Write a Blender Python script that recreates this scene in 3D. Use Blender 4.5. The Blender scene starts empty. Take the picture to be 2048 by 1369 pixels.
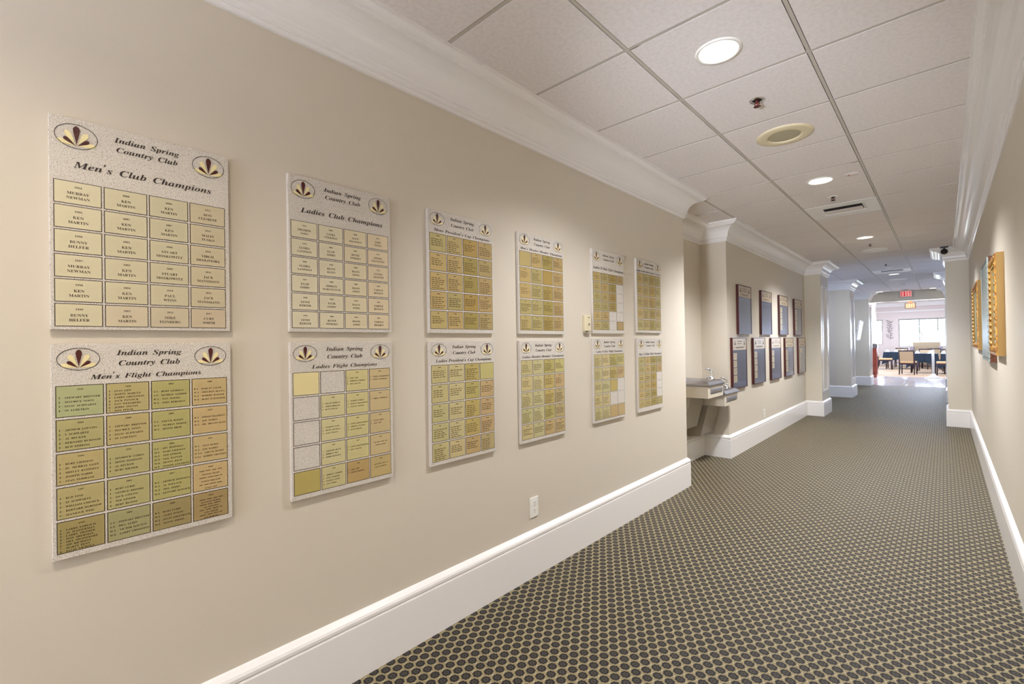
import bpy, bmesh, math, random
from mathutils.geometry import tessellate_polygon
from mathutils import Vector, Matrix
random.seed(7)
PI = math.pi
SC = bpy.context.scene
COL = SC.collection

# ------------------------------------------------------------------ camera
CAMX, CAMZ = 1.77, 1.34
yaw, pitch, roll, F = 0.75015, 0.0058879, -0.0158761, 927.42
d = Vector((-math.sin(yaw)*math.cos(pitch), math.cos(yaw)*math.cos(pitch), math.sin(pitch)))
r0 = Vector((math.cos(yaw), math.sin(yaw), 0)); u0 = r0.cross(d)
rr = math.cos(roll)*r0 + math.sin(roll)*u0
uu = -math.sin(roll)*r0 + math.cos(roll)*u0
cd = bpy.data.cameras.new('camera'); cam = bpy.data.objects.new('camera', cd); COL.objects.link(cam)
cam.matrix_world = Matrix(((rr.x, uu.x, -d.x, CAMX), (rr.y, uu.y, -d.y, 0), (rr.z, uu.z, -d.z, CAMZ), (0, 0, 0, 1)))
cd.sensor_width = 36; cd.lens = F*36/2048; cd.clip_start = .05; cd.clip_end = 300
SC.camera = cam

# ------------------------------------------------------------------ sky, exposure
w = bpy.data.worlds.new('world'); SC.world = w; w.use_nodes = True
bg = w.node_tree.nodes['Background']; bg.inputs[0].default_value = (.60, .73, 1.0, 1); bg.inputs[1].default_value = 30.0
SC.view_settings.view_transform = 'Standard'; SC.view_settings.look = 'None'
SC.view_settings.gamma = 1; SC.view_settings.use_curve_mapping = False
SC.view_settings.exposure = 0.31
SC.cycles.use_denoising = True
SC.cycles.max_bounces = 12; SC.cycles.diffuse_bounces = 8; SC.cycles.glossy_bounces = 4
SC.cycles.sample_clamp_indirect = 6; SC.cycles.caustics_reflective = False; SC.cycles.caustics_refractive = False

LAMP_COL = (.96, .97, 1.02)
def light(name, kind, loc, energy, color=LAMP_COL, rot=(0, 0, 0), **kw):
    l = bpy.data.lights.new(name, kind); l.energy = energy; l.color = color
    for k, v in kw.items(): setattr(l, k, v)
    o = bpy.data.objects.new(name, l); COL.objects.link(o); o.location = loc; o.rotation_euler = rot
    return o
sun = light('sun', 'SUN', (0, 0, 30), 5, (1, .95, .85), (math.radians(40), 0, math.radians(15)), angle=.01)
# daylight portals in the dining-room windows
for x0, x1, z0, z1 in ((-2.4, -.5, 1.06, 2.3), (.125, 3.3, .93, 2.3)):
    light('window_portal', 'AREA', ((x0+x1)/2, 30.05, (z0+z1)/2), 1, (1, 1, 1), (-PI/2, 0, 0),
          shape='RECTANGLE', size=x1-x0, size_y=z1-z0).data.cycles.is_portal = True
# lamps of the corridor (their fixtures are built further down)
H = 2.695
DOWNLIGHTS = [(1.02, -2.63), (1.02, -.19), (1.02, 2.248), (1.02, 4.686), (1.02, 7.734), (1.02, 12.6), (1.02, 14.8), (.42, 17.0), (1.58, 17.0)]
LAMP_W = [120, 64, 116, 275, 290, 8, 8, 7, 7]
for i, (x, y) in enumerate(DOWNLIGHTS):
    light('downlight_lamp', 'SPOT', (x, y, H-.012), LAMP_W[i], (1, .87, .70) if i == 1 else LAMP_COL, (0, 0, 0), spot_size=math.radians(134), spot_blend=.75, shadow_soft_size=.07)
for x, y in ((-.7, 11.7), (-.7, 15.3), (2.45, 11.7), (2.45, 15.3)):  # added fill under the alcove ceilings, no fixtures
    light('alcove_fill', 'AREA', (x, y, H-.02), 16, (.85, .93, 1.1), (0, 0, 0), shape='DISK', size=.3)
for x, y, sx in ((-1.35, 11.75, -1), (2.75, 11.75, 1), (-1.35, 15.3, -1), (2.75, 15.3, 1)):   # added fill from the outer ends of the side bays
    light('bay_fill', 'AREA', (x, y, 1.5), 9, (.40, .62, 1.2), (0, sx*PI/2, 0), shape='RECTANGLE', size=1.7, size_y=1.6)
for x, y in ((-.6, 20.5), (1.9, 20.5), (-.6, 24), (1.9, 24), (.6, 27.5)):
    light('dining_lamp', 'AREA', (x, y, 3.05), 70, (.80, .88, 1.1), (0, 0, 0), shape='DISK', size=.5)

# added fill from both sides of the dining room, sources unseen
for sx in (-1, 1):
    light('dining_side_fill', 'AREA', (1+sx*4.8, 24.5, 1.7), 150, (.56, .74, 1.12), (0, sx*PI/2, 0), shape='RECTANGLE', size=1.6, size_y=7)
# added fill from behind the viewer: an area light, and spots that lift the ceiling
light('rear_fill', 'AREA', (1.03, -3.74, 1.25), 85, (.88, .95, 1.12), (PI/2, 0, 0), shape='RECTANGLE', size=1.8, size_y=2.3)
light('fill_spot', 'SPOT', (1.0, -.9, 1.35), 60, (.84, .93, 1.15), (math.radians(175), 0, 0), spot_size=math.radians(130), spot_blend=1, shadow_soft_size=.15)
light('fill_spot', 'SPOT', (1.0, -1.1, 1.35), 510, (.90, .96, 1.10), (math.radians(102), 0, 0), spot_size=math.radians(36), spot_blend=1, shadow_soft_size=.15)

# ------------------------------------------------------------------ helpers
def srgb(r, g, b):
    f = lambda c: (c/255/12.92) if c/255 <= .04045 else ((c/255+.055)/1.055)**2.4
    return (f(r), f(g), f(b), 1)
def mat(name, col, rough=.5, metal=0, spec=.5, emis=None, estr=0, coat=0, noise=None, bump=None):
    m = bpy.data.materials.new(name); m.use_nodes = True
    nt = m.node_tree; p = nt.nodes['Principled BSDF']
    p.inputs['Base Color'].default_value = col; p.inputs['Roughness'].default_value = rough
    p.inputs['Metallic'].default_value = metal; p.inputs['Specular IOR Level'].default_value = spec
    p.inputs['Coat Weight'].default_value = coat
    if emis: p.inputs['Emission Color'].default_value = emis; p.inputs['Emission Strength'].default_value = estr
    tc = nt.nodes.new('ShaderNodeTexCoord')
    if noise:   # (scale, second colour, low, high)
        n = nt.nodes.new('ShaderNodeTexNoise'); n.inputs['Scale'].default_value = noise[0]; n.inputs['Detail'].default_value = 3
        nt.links.new(tc.outputs['Object'], n.inputs['Vector'])
        rp = nt.nodes.new('ShaderNodeValToRGB'); rp.color_ramp.elements[0].position = noise[2]; rp.color_ramp.elements[1].position = noise[3]
        rp.color_ramp.elements[0].color = noise[1]; rp.color_ramp.elements[1].color = col
        nt.links.new(n.outputs['Fac'], rp.inputs[0]); nt.links.new(rp.outputs[0], p.inputs['Base Color'])
    if bump:    # (scale, strength)
        n = nt.nodes.new('ShaderNodeTexNoise'); n.inputs['Scale'].default_value = bump[0]; n.inputs['Detail'].default_value = 2
        nt.links.new(tc.outputs['Object'], n.inputs['Vector'])
        b = nt.nodes.new('ShaderNodeBump'); b.inputs['Strength'].default_value = bump[1]; b.inputs['Distance'].default_value = .002
        nt.links.new(n.outputs['Fac'], b.inputs['Height']); nt.links.new(b.outputs[0], p.inputs['Normal'])
    return m

class MB:
    def __init__(s): s.v = []; s.f = []; s.m = []; s.sm = []
    def face(s, idx, m=0, sm=False): s.f.append(tuple(idx)); s.m.append(m); s.sm.append(sm)
    def add(s, vs, fs, m=0, sm=False):
        o = len(s.v); s.v += [tuple(v) for v in vs]
        for f in fs: s.face([i+o for i in f], m, sm)
        return s
    def box(s, a, b, m=0):
        x0, y0, z0 = a; x1, y1, z1 = b
        return s.add([(x0,y0,z0),(x1,y0,z0),(x1,y1,z0),(x0,y1,z0),(x0,y0,z1),(x1,y0,z1),(x1,y1,z1),(x0,y1,z1)],
              [(0,3,2,1),(4,5,6,7),(0,1,5,4),(1,2,6,5),(2,3,7,6),(3,0,4,7)], m)
    def bev(s, a, b, e, m=0):   # box with chamfered edges on all sides
        c = [(a[i]+b[i])/2 for i in range(3)]; h = [abs(b[i]-a[i])/2 for i in range(3)]
        e = min(e, *[q*.49 for q in h]); vs = []; 
        bm = bmesh.new()
        bmesh.ops.create_cube(bm, size=1)
        for v in bm.verts: v.co = Vector([c[i]+v.co[i]*2*h[i] for i in range(3)])
        bmesh.ops.bevel(bm, geom=list(bm.edges), offset=e, segments=2, affect='EDGES', profile=.5)
        bm.verts.index_update()
        s.add([v.co[:] for v in bm.verts], [[v.index for v in f.verts] for f in bm.faces], m); bm.free(); return s
    def prism(s, poly, axis, a, b, m=0):
        """poly: 2D outline; axis 0/1/2 = extrusion direction; a..b its range"""
        def P(p, t):
            return {0: (t, p[0], p[1]), 1: (p[0], t, p[1]), 2: (p[0], p[1], t)}[axis]
        n = len(poly); vs = [P(p, a) for p in poly]+[P(p, b) for p in poly]
        fs = [tuple(range(n))[::-1], tuple(range(n, 2*n))]+[(i, (i+1) % n, n+(i+1) % n, n+i) for i in range(n)]
        return s.add(vs, fs, m)
    def lathe(s, prof, c=(0, 0, 0), n=24, m=0, axis=2, sm=True, mats=None):
        """prof: (radius, height) pairs"""
        def P(r, h, t):
            x, y = r*math.cos(t), r*math.sin(t)
            q = {2: (x, y, h), 0: (h, x, y), 1: (x, h, y)}[axis]
            return (c[0]+q[0], c[1]+q[1], c[2]+q[2])
        o = len(s.v); k = len(prof)
        for i in range(n):
            for r, h in prof: s.v.append(P(max(r, 1e-5), h, 2*PI*i/n))
        for i in range(n):
            j = (i+1) % n
            for q in range(k-1): s.face((o+i*k+q, o+j*k+q, o+j*k+q+1, o+i*k+q+1), mats[q] if mats else m, sm)
        return s
    def tube(s, pts, r, n=8, m=0, cap=True):
        pts = [Vector(p) for p in pts]; rs = r if isinstance(r, (list, tuple)) else [r]*len(pts)
        o = len(s.v); ref = None
        for i, p in enumerate(pts):
            t = (pts[min(i+1, len(pts)-1)]-pts[max(i-1, 0)]).normalized()
            if ref is None: ref = Vector((0, 0, 1)) if abs(t.z) < .9 else Vector((1, 0, 0))
            a = t.cross(ref).normalized(); b = t.cross(a); ref = -b if abs(t.dot(b)) < .9 else ref
            ref = a.cross(t)
            for k in range(n):
                an = 2*PI*k/n; s.v.append(tuple(p+a*rs[i]*math.cos(an)+b*rs[i]*math.sin(an)))
        for i in range(len(pts)-1):
            for k in range(n):
                k2 = (k+1) % n; s.face((o+i*n+k, o+i*n+k2, o+(i+1)*n+k2, o+(i+1)*n+k), m, True)
        if cap:
            s.face([o+k for k in range(n)][::-1], m); s.face([o+(len(pts)-1)*n+k for k in range(n)], m)
        return s
    def mesh(s, name, mats):
        me = bpy.data.meshes.new(name); me.from_pydata(s.v, [], s.f)
        for m_ in mats: me.materials.append(m_)
        me.polygons.foreach_set('material_index', s.m); me.polygons.foreach_set('use_smooth', s.sm)
        me.update(); return me
def obj(name, mb, mats, parent=None, loc=None, fix=True):
    if not isinstance(mats, (list, tuple)): mats = [mats]
    me = mb if isinstance(mb, bpy.types.Mesh) else mb.mesh(name, mats)
    if fix and isinstance(mb, MB) and mb.f:
        bm = bmesh.new(); bm.from_mesh(me); bmesh.ops.recalc_face_normals(bm, faces=bm.faces); bm.to_mesh(me); bm.free()
    o = bpy.data.objects.new(name, me); COL.objects.link(o)
    if parent: o.parent = parent
    if loc: o.location = loc
    return o
def tag(o, label, cat, group=None, kind=None):
    o['label'] = label; o['category'] = cat
    if group: o['group'] = group
    if kind: o['kind'] = kind
    return o
def thing(name, label, cat, loc=(0, 0, 0), rz=0, group=None):
    o = bpy.data.objects.new(name, None); COL.objects.link(o); o.location = loc; o.rotation_euler = (0, 0, rz)
    o.empty_display_size = .05
    return tag(o, label, cat, group)
def struct(name, mb, mats, parent=None):
    o = obj(name, mb, mats, parent)
    if not parent: o['kind'] = 'structure'
    return o
def dup(root, loc, rz=None, label=None):
    r = root.copy(); COL.objects.link(r); r.location = loc
    if rz is not None: r.rotation_euler = (0, 0, rz)
    if label: r['label'] = label
    for ch in list(root.children):
        c = ch.copy(); COL.objects.link(c); c.parent = r
        for g in list(ch.children):
            e = g.copy(); COL.objects.link(e); e.parent = c
    return r
def sweep(path, prof, closed_ends=True, m=0, mb=None):
    """sweep a (p, z) profile along a 2D path, room on the right-hand side, mitred corners"""
    mb = mb or MB(); n = len(path); P = [Vector(p) for p in path]; o = len(mb.v); k = len(prof)
    for i in range(n):
        d1 = (P[i]-P[i-1]).normalized() if i else None; d2 = (P[i+1]-P[i]).normalized() if i < n-1 else None
        n1 = Vector((d1.y, -d1.x)) if d1 else None; n2 = Vector((d2.y, -d2.x)) if d2 else None
        mt = n2 if n1 is None else n1 if n2 is None else (n1+n2)/(1+n1.dot(n2))
        for p, z in prof: mb.v.append((P[i].x+mt.x*p, P[i].y+mt.y*p, z))
    for i in range(n-1):
        for q in range(k):
            q2 = (q+1) % k; mb.face((o+i*k+q, o+i*k+q2, o+(i+1)*k+q2, o+(i+1)*k+q), m)
    mb.face([o+q for q in range(k)], m); mb.face([o+(n-1)*k+q for q in range(k)][::-1], m)
    return mb

# ------------------------------------------------------------------ lettering (letter outlines)
GLYPHS = [   # (slanted, character code, advance, outlines as x,y,x,y...) in 1/500 of the type size
    (1, 39, 90, [[31,319,28,300,23,279,19,257,14,237,36,237,44,256,52,276,59,297,64,315,62,319]]),
    (1, 45, 108, [[95,103,13,103,13,77,95,77]]),
    (1, 57, 188, [[137,19,150,36,160,56,167,78,171,104,173,130,170,166,162,195,149,216,132,231,112,240,89,243,66,241,48,233,32,221,21,204,14,185,12,162,16,132,30,110,51,97,78,92,93,94,106,99,117,106,125,115,112,42,78,18,63,20,52,28,43,40,38,54,30,51,25,47,22,41,21,35,22,25,27,16,34,9,44,2,58,-2,76,-3,100,-1,120,7], [91,221,105,216,116,201,123,176,125,139,120,130,112,123,103,118,92,117,68,128,60,164,62,189,68,206,78,217]]),
    (1, 67, 220, [[184,53,152,21,115,10,93,14,76,26,65,46,61,71,65,106,76,143,92,177,111,200,132,215,154,220,174,215,189,203,197,183,200,155,210,154,225,231,216,231,210,224,203,222,202,222,198,223,195,224,192,224,167,230,143,231,109,226,77,210,58,195,42,176,28,154,18,131,12,107,10,82,13,57,21,36,34,18,52,5,75,-3,101,-6,153,7,193,45]]),
    (1, 70, 205, [[134,67,141,67,165,160,156,160,148,144,136,132,120,126,100,124,98,124,96,124,93,124,91,124,110,198,113,206,117,211,122,213,131,214,158,211,177,203,187,188,191,166,191,162,200,162,213,225,37,225,37,217,47,216,54,213,59,209,60,202,60,197,59,193,59,189,57,184,19,43,15,30,11,20,6,14,0,10,-7,8,-17,8,-17,0,88,0,88,8,77,9,70,12,66,17,65,24,66,31,68,41,87,113,103,113,116,111,124,107,130,101,134,92,135,79,135,76,135,73,135,70]]),
    (1, 72, 254, [[243,206,248,212,254,215,261,217,271,217,271,225,165,225,165,217,176,216,183,213,188,209,189,202,188,194,186,184,171,126,90,126,106,183,110,195,114,204,118,211,124,215,132,217,142,217,142,225,37,225,37,217,47,216,54,213,59,209,60,202,60,197,59,193,59,189,57,184,19,43,15,30,11,20,6,14,0,10,-7,8,-17,8,-17,0,88,0,88,8,71,12,65,24,66,31,68,41,86,110,167,110,148,43,144,30,140,20,135,14,129,10,122,8,112,8,112,0,217,0,217,8,207,9,199,12,195,17,194,24,195,31,197,41,235,184,239,197]]),
    (1, 73, 125, [[131,217,142,217,142,225,36,225,36,217,54,213,60,202,60,197,59,193,59,189,57,184,19,43,15,30,11,20,6,14,0,10,-7,8,-17,8,-17,0,88,0,88,8,70,12,64,24,65,31,67,41,105,183,110,196,113,205,118,210,124,214]]),
    (1, 76, 213, [[132,217,142,217,142,225,36,225,36,217,47,216,55,213,59,208,60,200,59,193,57,184,19,43,15,30,11,20,6,14,0,10,-7,8,-17,8,-17,0,175,0,196,67,186,67,169,42,149,25,124,15,94,12,87,12,81,12,75,13,71,14,66,16,64,21,65,28,68,41,105,183,109,195,113,204,118,210,124,214]]),
    (1, 77, 293, [[234,24,234,28,235,32,236,37,237,41,275,183,279,195,283,204,288,211,294,215,301,217,311,217,311,225,235,225,132,66,112,225,36,225,36,217,47,216,54,213,58,208,59,201,59,194,57,184,19,43,15,30,10,20,6,14,0,10,-8,8,-17,8,-17,0,55,0,55,8,44,9,37,12,33,17,31,24,32,31,34,41,72,181,94,-5,103,-5,227,187,189,43,186,35,184,29,182,24,180,20,176,15,170,11,162,8,152,8,152,0,258,0,258,8,240,12]]),
    (1, 80, 204, [[148,206,156,181,152,155,142,135,124,123,99,119,97,119,94,119,92,119,89,120,109,196,112,205,115,210,119,213,126,214], [130,225,37,225,37,217,47,216,55,213,59,208,60,202,60,197,59,193,59,189,57,184,19,43,15,30,11,20,6,14,0,10,-7,8,-17,8,-17,0,88,0,88,8,78,9,70,12,66,17,65,24,66,31,68,41,86,107,98,107,135,109,162,116,179,125,193,139,202,155,205,173,186,212]]),
    (1, 83, 184, [[114,231,104,231,85,229,69,223,55,213,44,201,37,185,35,168,36,157,38,147,42,138,49,129,59,119,71,107,84,95,95,85,103,76,109,67,113,58,114,49,112,38,108,28,102,19,93,12,83,8,73,6,51,10,35,22,26,42,22,70,22,72,13,72,-4,-4,5,-4,8,1,12,5,15,6,19,7,24,7,29,5,55,-3,77,-6,110,-1,135,13,151,34,156,63,153,81,146,97,135,112,121,127,115,132,110,137,104,142,98,147,90,156,83,165,78,175,77,184,79,198,87,209,98,217,112,220,123,218,133,213,142,205,149,195,153,183,154,169,154,167,154,165,154,163,154,161,164,161,180,230,171,230,164,223,156,221,152,221,148,223,135,226,124,229]]),
    (1, 84, 201, [[155,213,187,200,199,161,209,161,219,225,36,225,24,165,32,165,44,186,60,201,78,210,97,214,102,214,53,30,49,20,43,14,34,10,22,8,22,0,126,0,126,8,115,10,108,12,104,16,102,23,103,27,104,32,153,213]]),
    (1, 97, 168, [[69,36,62,28,54,22,46,20,36,25,33,40,33,48,35,58,37,68,41,80,47,95,55,109,62,122,70,132,78,138,86,140,96,136,99,124,98,113,96,101,93,87,88,74,83,60,76,47], [118,44,121,54,148,151,112,151,107,133,99,149,83,155,63,151,42,138,28,125,16,110,6,92,-3,74,-8,55,-9,37,-7,20,1,7,12,-2,27,-4,42,-2,56,6,68,19,81,38,79,32,78,26,78,21,78,17,83,1,98,-4,124,6,150,39,142,44,129,26,119,20,115,22,114,28,115,31,116,37]]),
    (1, 98, 161, [[87,45,80,33,72,22,63,14,55,9,46,7,38,10,35,16,36,24,38,35,48,69,53,84,58,97,62,107,67,116,77,128,89,132,96,130,101,126,104,120,105,111,104,99,102,86,98,72,93,58], [40,227,24,226,24,217,30,217,37,216,42,214,44,211,45,206,44,199,41,187,-4,26,-5,20,-6,15,-4,11,1,6,8,2,17,-2,27,-4,38,-5,65,-1,90,11,105,24,118,39,130,56,138,74,144,92,145,110,143,129,135,143,124,152,109,155,86,148,64,127,94,235,75,232,57,229]]),
    (1, 100, 167, [[135,20,148,39,141,44,133,34,128,26,123,22,119,20,116,21,115,24,115,26,116,30,117,35,119,41,171,235,153,232,135,229,119,227,102,225,102,216,111,216,117,214,120,211,122,206,121,203,121,199,120,195,119,190,106,147,95,153,82,155,60,150,39,136,26,123,14,107,5,91,-2,74,-6,57,-8,41,-5,21,2,7,13,-2,28,-5,43,-2,56,6,69,19,82,38,79,27,79,17,84,1,99,-5,111,-2,123,6], [33,39,34,50,37,63,41,77,47,90,53,104,60,116,67,126,75,134,82,140,89,142,98,137,101,125,100,115,98,104,94,91,90,77,84,63,78,50,71,38,63,29,56,23,48,21,42,22,37,26,34,32]]),
    (1, 101, 135, [[86,144,90,143,94,140,96,136,97,130,95,118,90,106,81,95,70,86,57,78,42,73,51,104,63,126,74,139], [103,87,119,105,125,124,122,137,115,146,103,153,88,155,71,152,55,145,39,134,25,120,12,104,3,86,-3,67,-5,49,-2,26,8,9,24,-1,44,-5,79,7,107,42,98,48,79,25,61,18,51,20,43,25,39,33,37,44,38,53,39,62,77,72]]),
    (1, 103, 149, [[42,53,50,52,59,52,78,54,96,60,111,70,122,82,129,96,132,112,132,116,132,119,131,121,131,124,149,124,151,138,122,138,100,151,75,155,56,153,40,146,25,137,14,124,7,110,4,94,6,83,10,74,18,65,29,57,15,49,6,42,0,34,-1,26,3,14,16,3,-2,-5,-15,-13,-23,-22,-26,-33,-21,-48,-9,-59,11,-67,39,-70,60,-68,79,-63,95,-55,106,-45,114,-32,117,-18,114,-6,108,4,101,10,91,16,79,21,67,25,56,29,47,32,36,36,33,42,35,47], [78,-43,71,-51,58,-57,42,-58,27,-56,15,-51,6,-42,4,-31,10,-15,30,-2,54,-10,69,-16,78,-23,81,-33], [47,67,43,82,44,97,48,111,54,124,61,134,69,141,78,144,89,139,92,123,91,108,87,94,82,81,75,71,67,65,58,62]]),
    (1, 104, 179, [[125,38,141,85,149,112,151,130,145,149,126,155,109,151,92,141,76,123,57,98,94,235,73,231,55,229,38,226,24,225,24,216,29,216,37,216,41,214,44,211,45,206,45,203,44,200,43,194,41,187,-9,0,32,0,46,50,65,92,86,121,105,130,110,129,111,123,111,118,108,111,97,77,91,58,86,42,84,30,83,20,88,2,105,-5,133,8,160,45,153,49,138,28,128,21,124,23,123,29,123,30,124,33,124,35]]),
    (1, 105, 97, [[81,224,74,228,66,230,57,228,50,224,45,217,44,208,45,199,50,192,57,187,66,186,74,187,81,192,86,199,88,208,86,217], [28,147,9,145,10,136,13,136,23,134,27,127,26,123,25,118,24,113,22,105,5,44,4,39,2,32,1,26,0,20,2,10,7,3,14,-2,25,-4,52,7,78,40,71,45,57,27,47,21,43,23,42,28,43,34,45,43,75,155,60,152,44,149]]),
    (1, 107, 162, [[136,134,142,138,146,140,150,141,154,142,159,143,159,152,90,152,90,143,98,142,103,141,106,138,106,134,104,126,95,117,88,111,79,103,67,93,53,82,94,235,73,231,55,229,38,226,24,225,24,216,29,216,37,216,41,214,44,211,45,206,45,203,44,200,43,194,41,187,-9,0,32,0,48,63,60,72,68,32,77,10,88,-1,102,-5,125,6,146,38,138,42,129,26,120,21,112,26,106,40,103,50,100,64,97,81,94,101,112,116,126,127]]),
    (1, 108, 87, [[40,43,91,235,61,230,26,225,26,217,29,217,40,214,43,207,42,200,39,186,-1,42,-3,36,-4,31,-5,25,-5,20,-3,9,2,2,9,-3,20,-5,34,-2,47,6,59,20,72,39,65,44,52,26,42,20,38,22,36,27,37,30,37,34,39,39]]),
    (1, 109, 262, [[40,149,8,145,9,136,12,136,22,134,26,127,26,125,25,120,23,114,21,105,-7,0,33,0,40,28,49,54,58,76,68,95,79,111,88,122,98,128,106,131,111,129,113,124,112,119,110,111,76,0,115,0,125,31,142,76,159,107,175,125,190,131,195,129,196,124,196,119,193,111,182,77,176,58,171,42,169,30,168,21,173,2,190,-4,204,-1,217,7,229,21,243,40,236,45,232,40,229,35,226,31,223,28,218,23,213,22,209,24,208,29,208,31,209,33,209,36,210,38,226,85,234,112,236,130,230,149,211,155,195,152,180,144,165,129,149,108,152,121,153,130,147,149,128,155,110,151,93,141,76,123,58,97,76,155]]),
    (1, 110, 179, [[129,44,142,85,147,100,151,113,152,123,153,130,147,149,128,155,110,151,93,141,76,123,58,97,76,155,40,149,8,145,9,136,12,136,22,134,26,127,26,125,25,120,23,114,21,105,-7,0,33,0,40,28,49,54,58,76,68,95,88,121,106,130,111,129,113,123,112,118,110,111,98,77,92,58,88,42,85,30,84,20,90,2,106,-5,120,-2,133,7,146,21,160,40,152,45,145,35,140,28,135,23,130,21,126,23,124,29]]),
    (1, 111, 158, [[50,101,57,115,63,127,71,136,78,142,86,144,99,138,103,120,102,109,100,96,97,81,92,66,87,51,81,37,74,25,67,15,59,9,52,7,39,12,35,29,35,42,37,56,41,71,45,86], [135,65,140,83,142,101,139,124,128,141,111,151,88,155,70,152,54,145,38,134,24,120,12,104,3,86,-3,68,-5,49,-1,27,10,10,27,-1,48,-5,67,-2,84,5,100,16,114,31,126,47]]),
    (1, 112, 165, [[27,-58,23,-54,22,-48,23,-41,24,-34,34,3,45,-3,57,-5,74,-2,90,6,105,18,120,33,132,52,141,71,147,92,149,112,146,130,139,144,128,152,114,155,88,146,62,121,72,155,58,152,42,150,26,148,8,145,8,137,16,136,22,135,25,132,26,126,25,121,24,114,-15,-35,-17,-42,-19,-48,-21,-53,-26,-57,-31,-60,-39,-60,-39,-70,43,-70,43,-61,33,-60], [51,7,42,10,39,19,40,27,43,39,52,71,70,116,94,131,99,130,103,126,106,120,107,112,106,102,104,90,100,76,95,62,89,48,83,36,75,24,67,15,59,9]]),
    (1, 114, 130, [[98,151,92,146,86,140,79,132,72,122,65,109,57,94,76,155,40,149,8,145,9,136,12,136,22,134,26,127,26,125,25,120,23,114,21,105,-7,0,33,0,40,26,47,49,55,69,63,87,78,112,90,121,91,120,93,119,101,111,110,109,118,110,124,115,128,123,130,132,125,149,111,155,105,154]]),
    (1, 115, 126, [[54,139,59,143,67,144,87,134,99,103,107,102,115,153,106,153,102,149,96,147,95,148,93,148,91,148,90,149,72,153,58,154,41,152,27,143,17,130,14,114,15,104,19,93,26,81,34,69,47,53,53,45,57,38,59,32,60,26,55,12,41,7,16,18,6,53,-3,54,-12,-2,-3,-3,1,2,7,4,11,3,14,2,31,-3,45,-5,59,-3,71,1,81,8,89,18,93,29,95,41,94,50,92,58,88,66,83,75,78,81,73,88,67,94,62,101,52,115,48,128,50,134]]),
    (1, 116, 92, [[36,44,38,51,63,137,90,137,93,150,67,150,81,199,67,199,39,167,6,148,6,137,22,137,-5,35,-7,30,-7,26,-8,22,-8,19,-2,1,15,-5,30,-2,44,7,58,22,72,42,64,47,49,27,39,20,35,22,34,28,34,33,35,38]]),
    (1, 117, 179, [[147,21,161,40,153,45,149,40,146,35,143,31,140,28,135,23,131,22,128,22,127,24,126,26,125,29,133,60,158,150,118,150,103,99,83,57,63,29,44,20,40,21,38,27,39,32,40,39,73,155,54,152,37,149,21,147,6,145,6,136,9,136,20,134,23,127,22,119,19,105,7,65,3,50,0,37,-2,28,-2,20,4,2,23,-5,41,-1,57,9,74,27,91,51,86,30,85,20,86,10,91,2,98,-3,107,-5,121,-2,134,7]]),
    (1, 121, 141, [[34,154,24,152,18,150,11,149,4,148,-5,147,-5,138,0,138,7,138,12,134,14,131,16,125,19,117,22,106,26,94,29,78,32,62,35,45,38,29,40,15,41,4,41,-3,40,-9,38,-15,34,-22,29,-28,24,-34,19,-39,14,-42,10,-43,4,-41,-4,-37,-13,-32,-20,-31,-28,-32,-34,-36,-39,-42,-40,-50,-38,-58,-33,-64,-25,-69,-15,-70,-3,-68,10,-61,23,-50,37,-37,50,-21,63,-2,76,17,87,37,98,57,107,76,115,94,120,109,124,123,125,132,124,142,120,149,113,153,105,155,96,153,90,149,85,143,84,134,86,126,93,119,100,112,102,105,95,80,74,38,68,66,64,90,59,111,56,127,50,148,42,155]]),
    (0, 65, 218, [[140,30,142,23,135,13,115,9,115,0,222,0,222,9,212,11,206,17,199,28,192,43,112,233,103,233,25,37,18,24,12,15,5,11,-4,9,-4,0,64,0,64,9,62,9,43,13,37,24,37,26,38,29,38,33,39,35,52,66,126,66,136,41], [57,80,88,160,121,80]]),
    (0, 66, 221, [[142,25,129,15,111,12,101,13,95,17,92,23,91,33,91,116,99,116,123,113,139,104,147,88,150,64,148,41], [143,124,184,142,198,175,176,215,110,228,8,228,8,219,18,219,26,216,31,212,35,206,37,197,37,184,37,41,36,26,31,16,22,11,8,9,8,0,119,0,157,4,186,17,203,38,209,66,193,103], [94,126,91,126,91,195,92,206,94,212,99,216,108,217,124,214,135,206,140,192,142,173,140,150,132,136,117,128]]),
    (0, 67, 234, [[210,233,204,221,194,218,189,218,184,220,155,230,130,233,98,229,69,217,46,199,28,175,17,147,13,114,17,81,28,52,45,28,69,10,97,-2,128,-5,183,7,224,44,214,53,198,35,179,22,159,14,139,12,89,37,72,113,87,195,133,222,157,217,178,203,196,182,210,154,218,154,218,233]]),
    (0, 68, 248, [[114,0,204,28,234,114,226,162,203,198,164,220,111,228,7,228,7,219,21,218,30,213,35,203,37,187,37,37,36,23,31,15,23,11,10,9,10,0], [101,215,111,217,159,191,175,115,171,69,160,37,140,18,111,12,101,13,95,17,92,24,91,36,91,192,92,204,95,212]]),
    (0, 69, 221, [[91,34,91,111,93,111,108,110,120,107,130,100,137,91,141,77,144,59,152,59,152,173,144,173,138,150,130,134,116,126,97,123,91,123,91,194,92,203,93,208,96,212,100,214,106,215,116,215,148,212,170,203,184,186,192,160,199,160,199,228,8,228,8,219,22,218,31,213,36,202,38,184,38,39,36,24,31,15,22,10,7,8,7,0,201,0,215,72,206,72,196,52,185,37,172,27,157,19,138,15,115,14,103,15,96,17,93,23]]),
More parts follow.
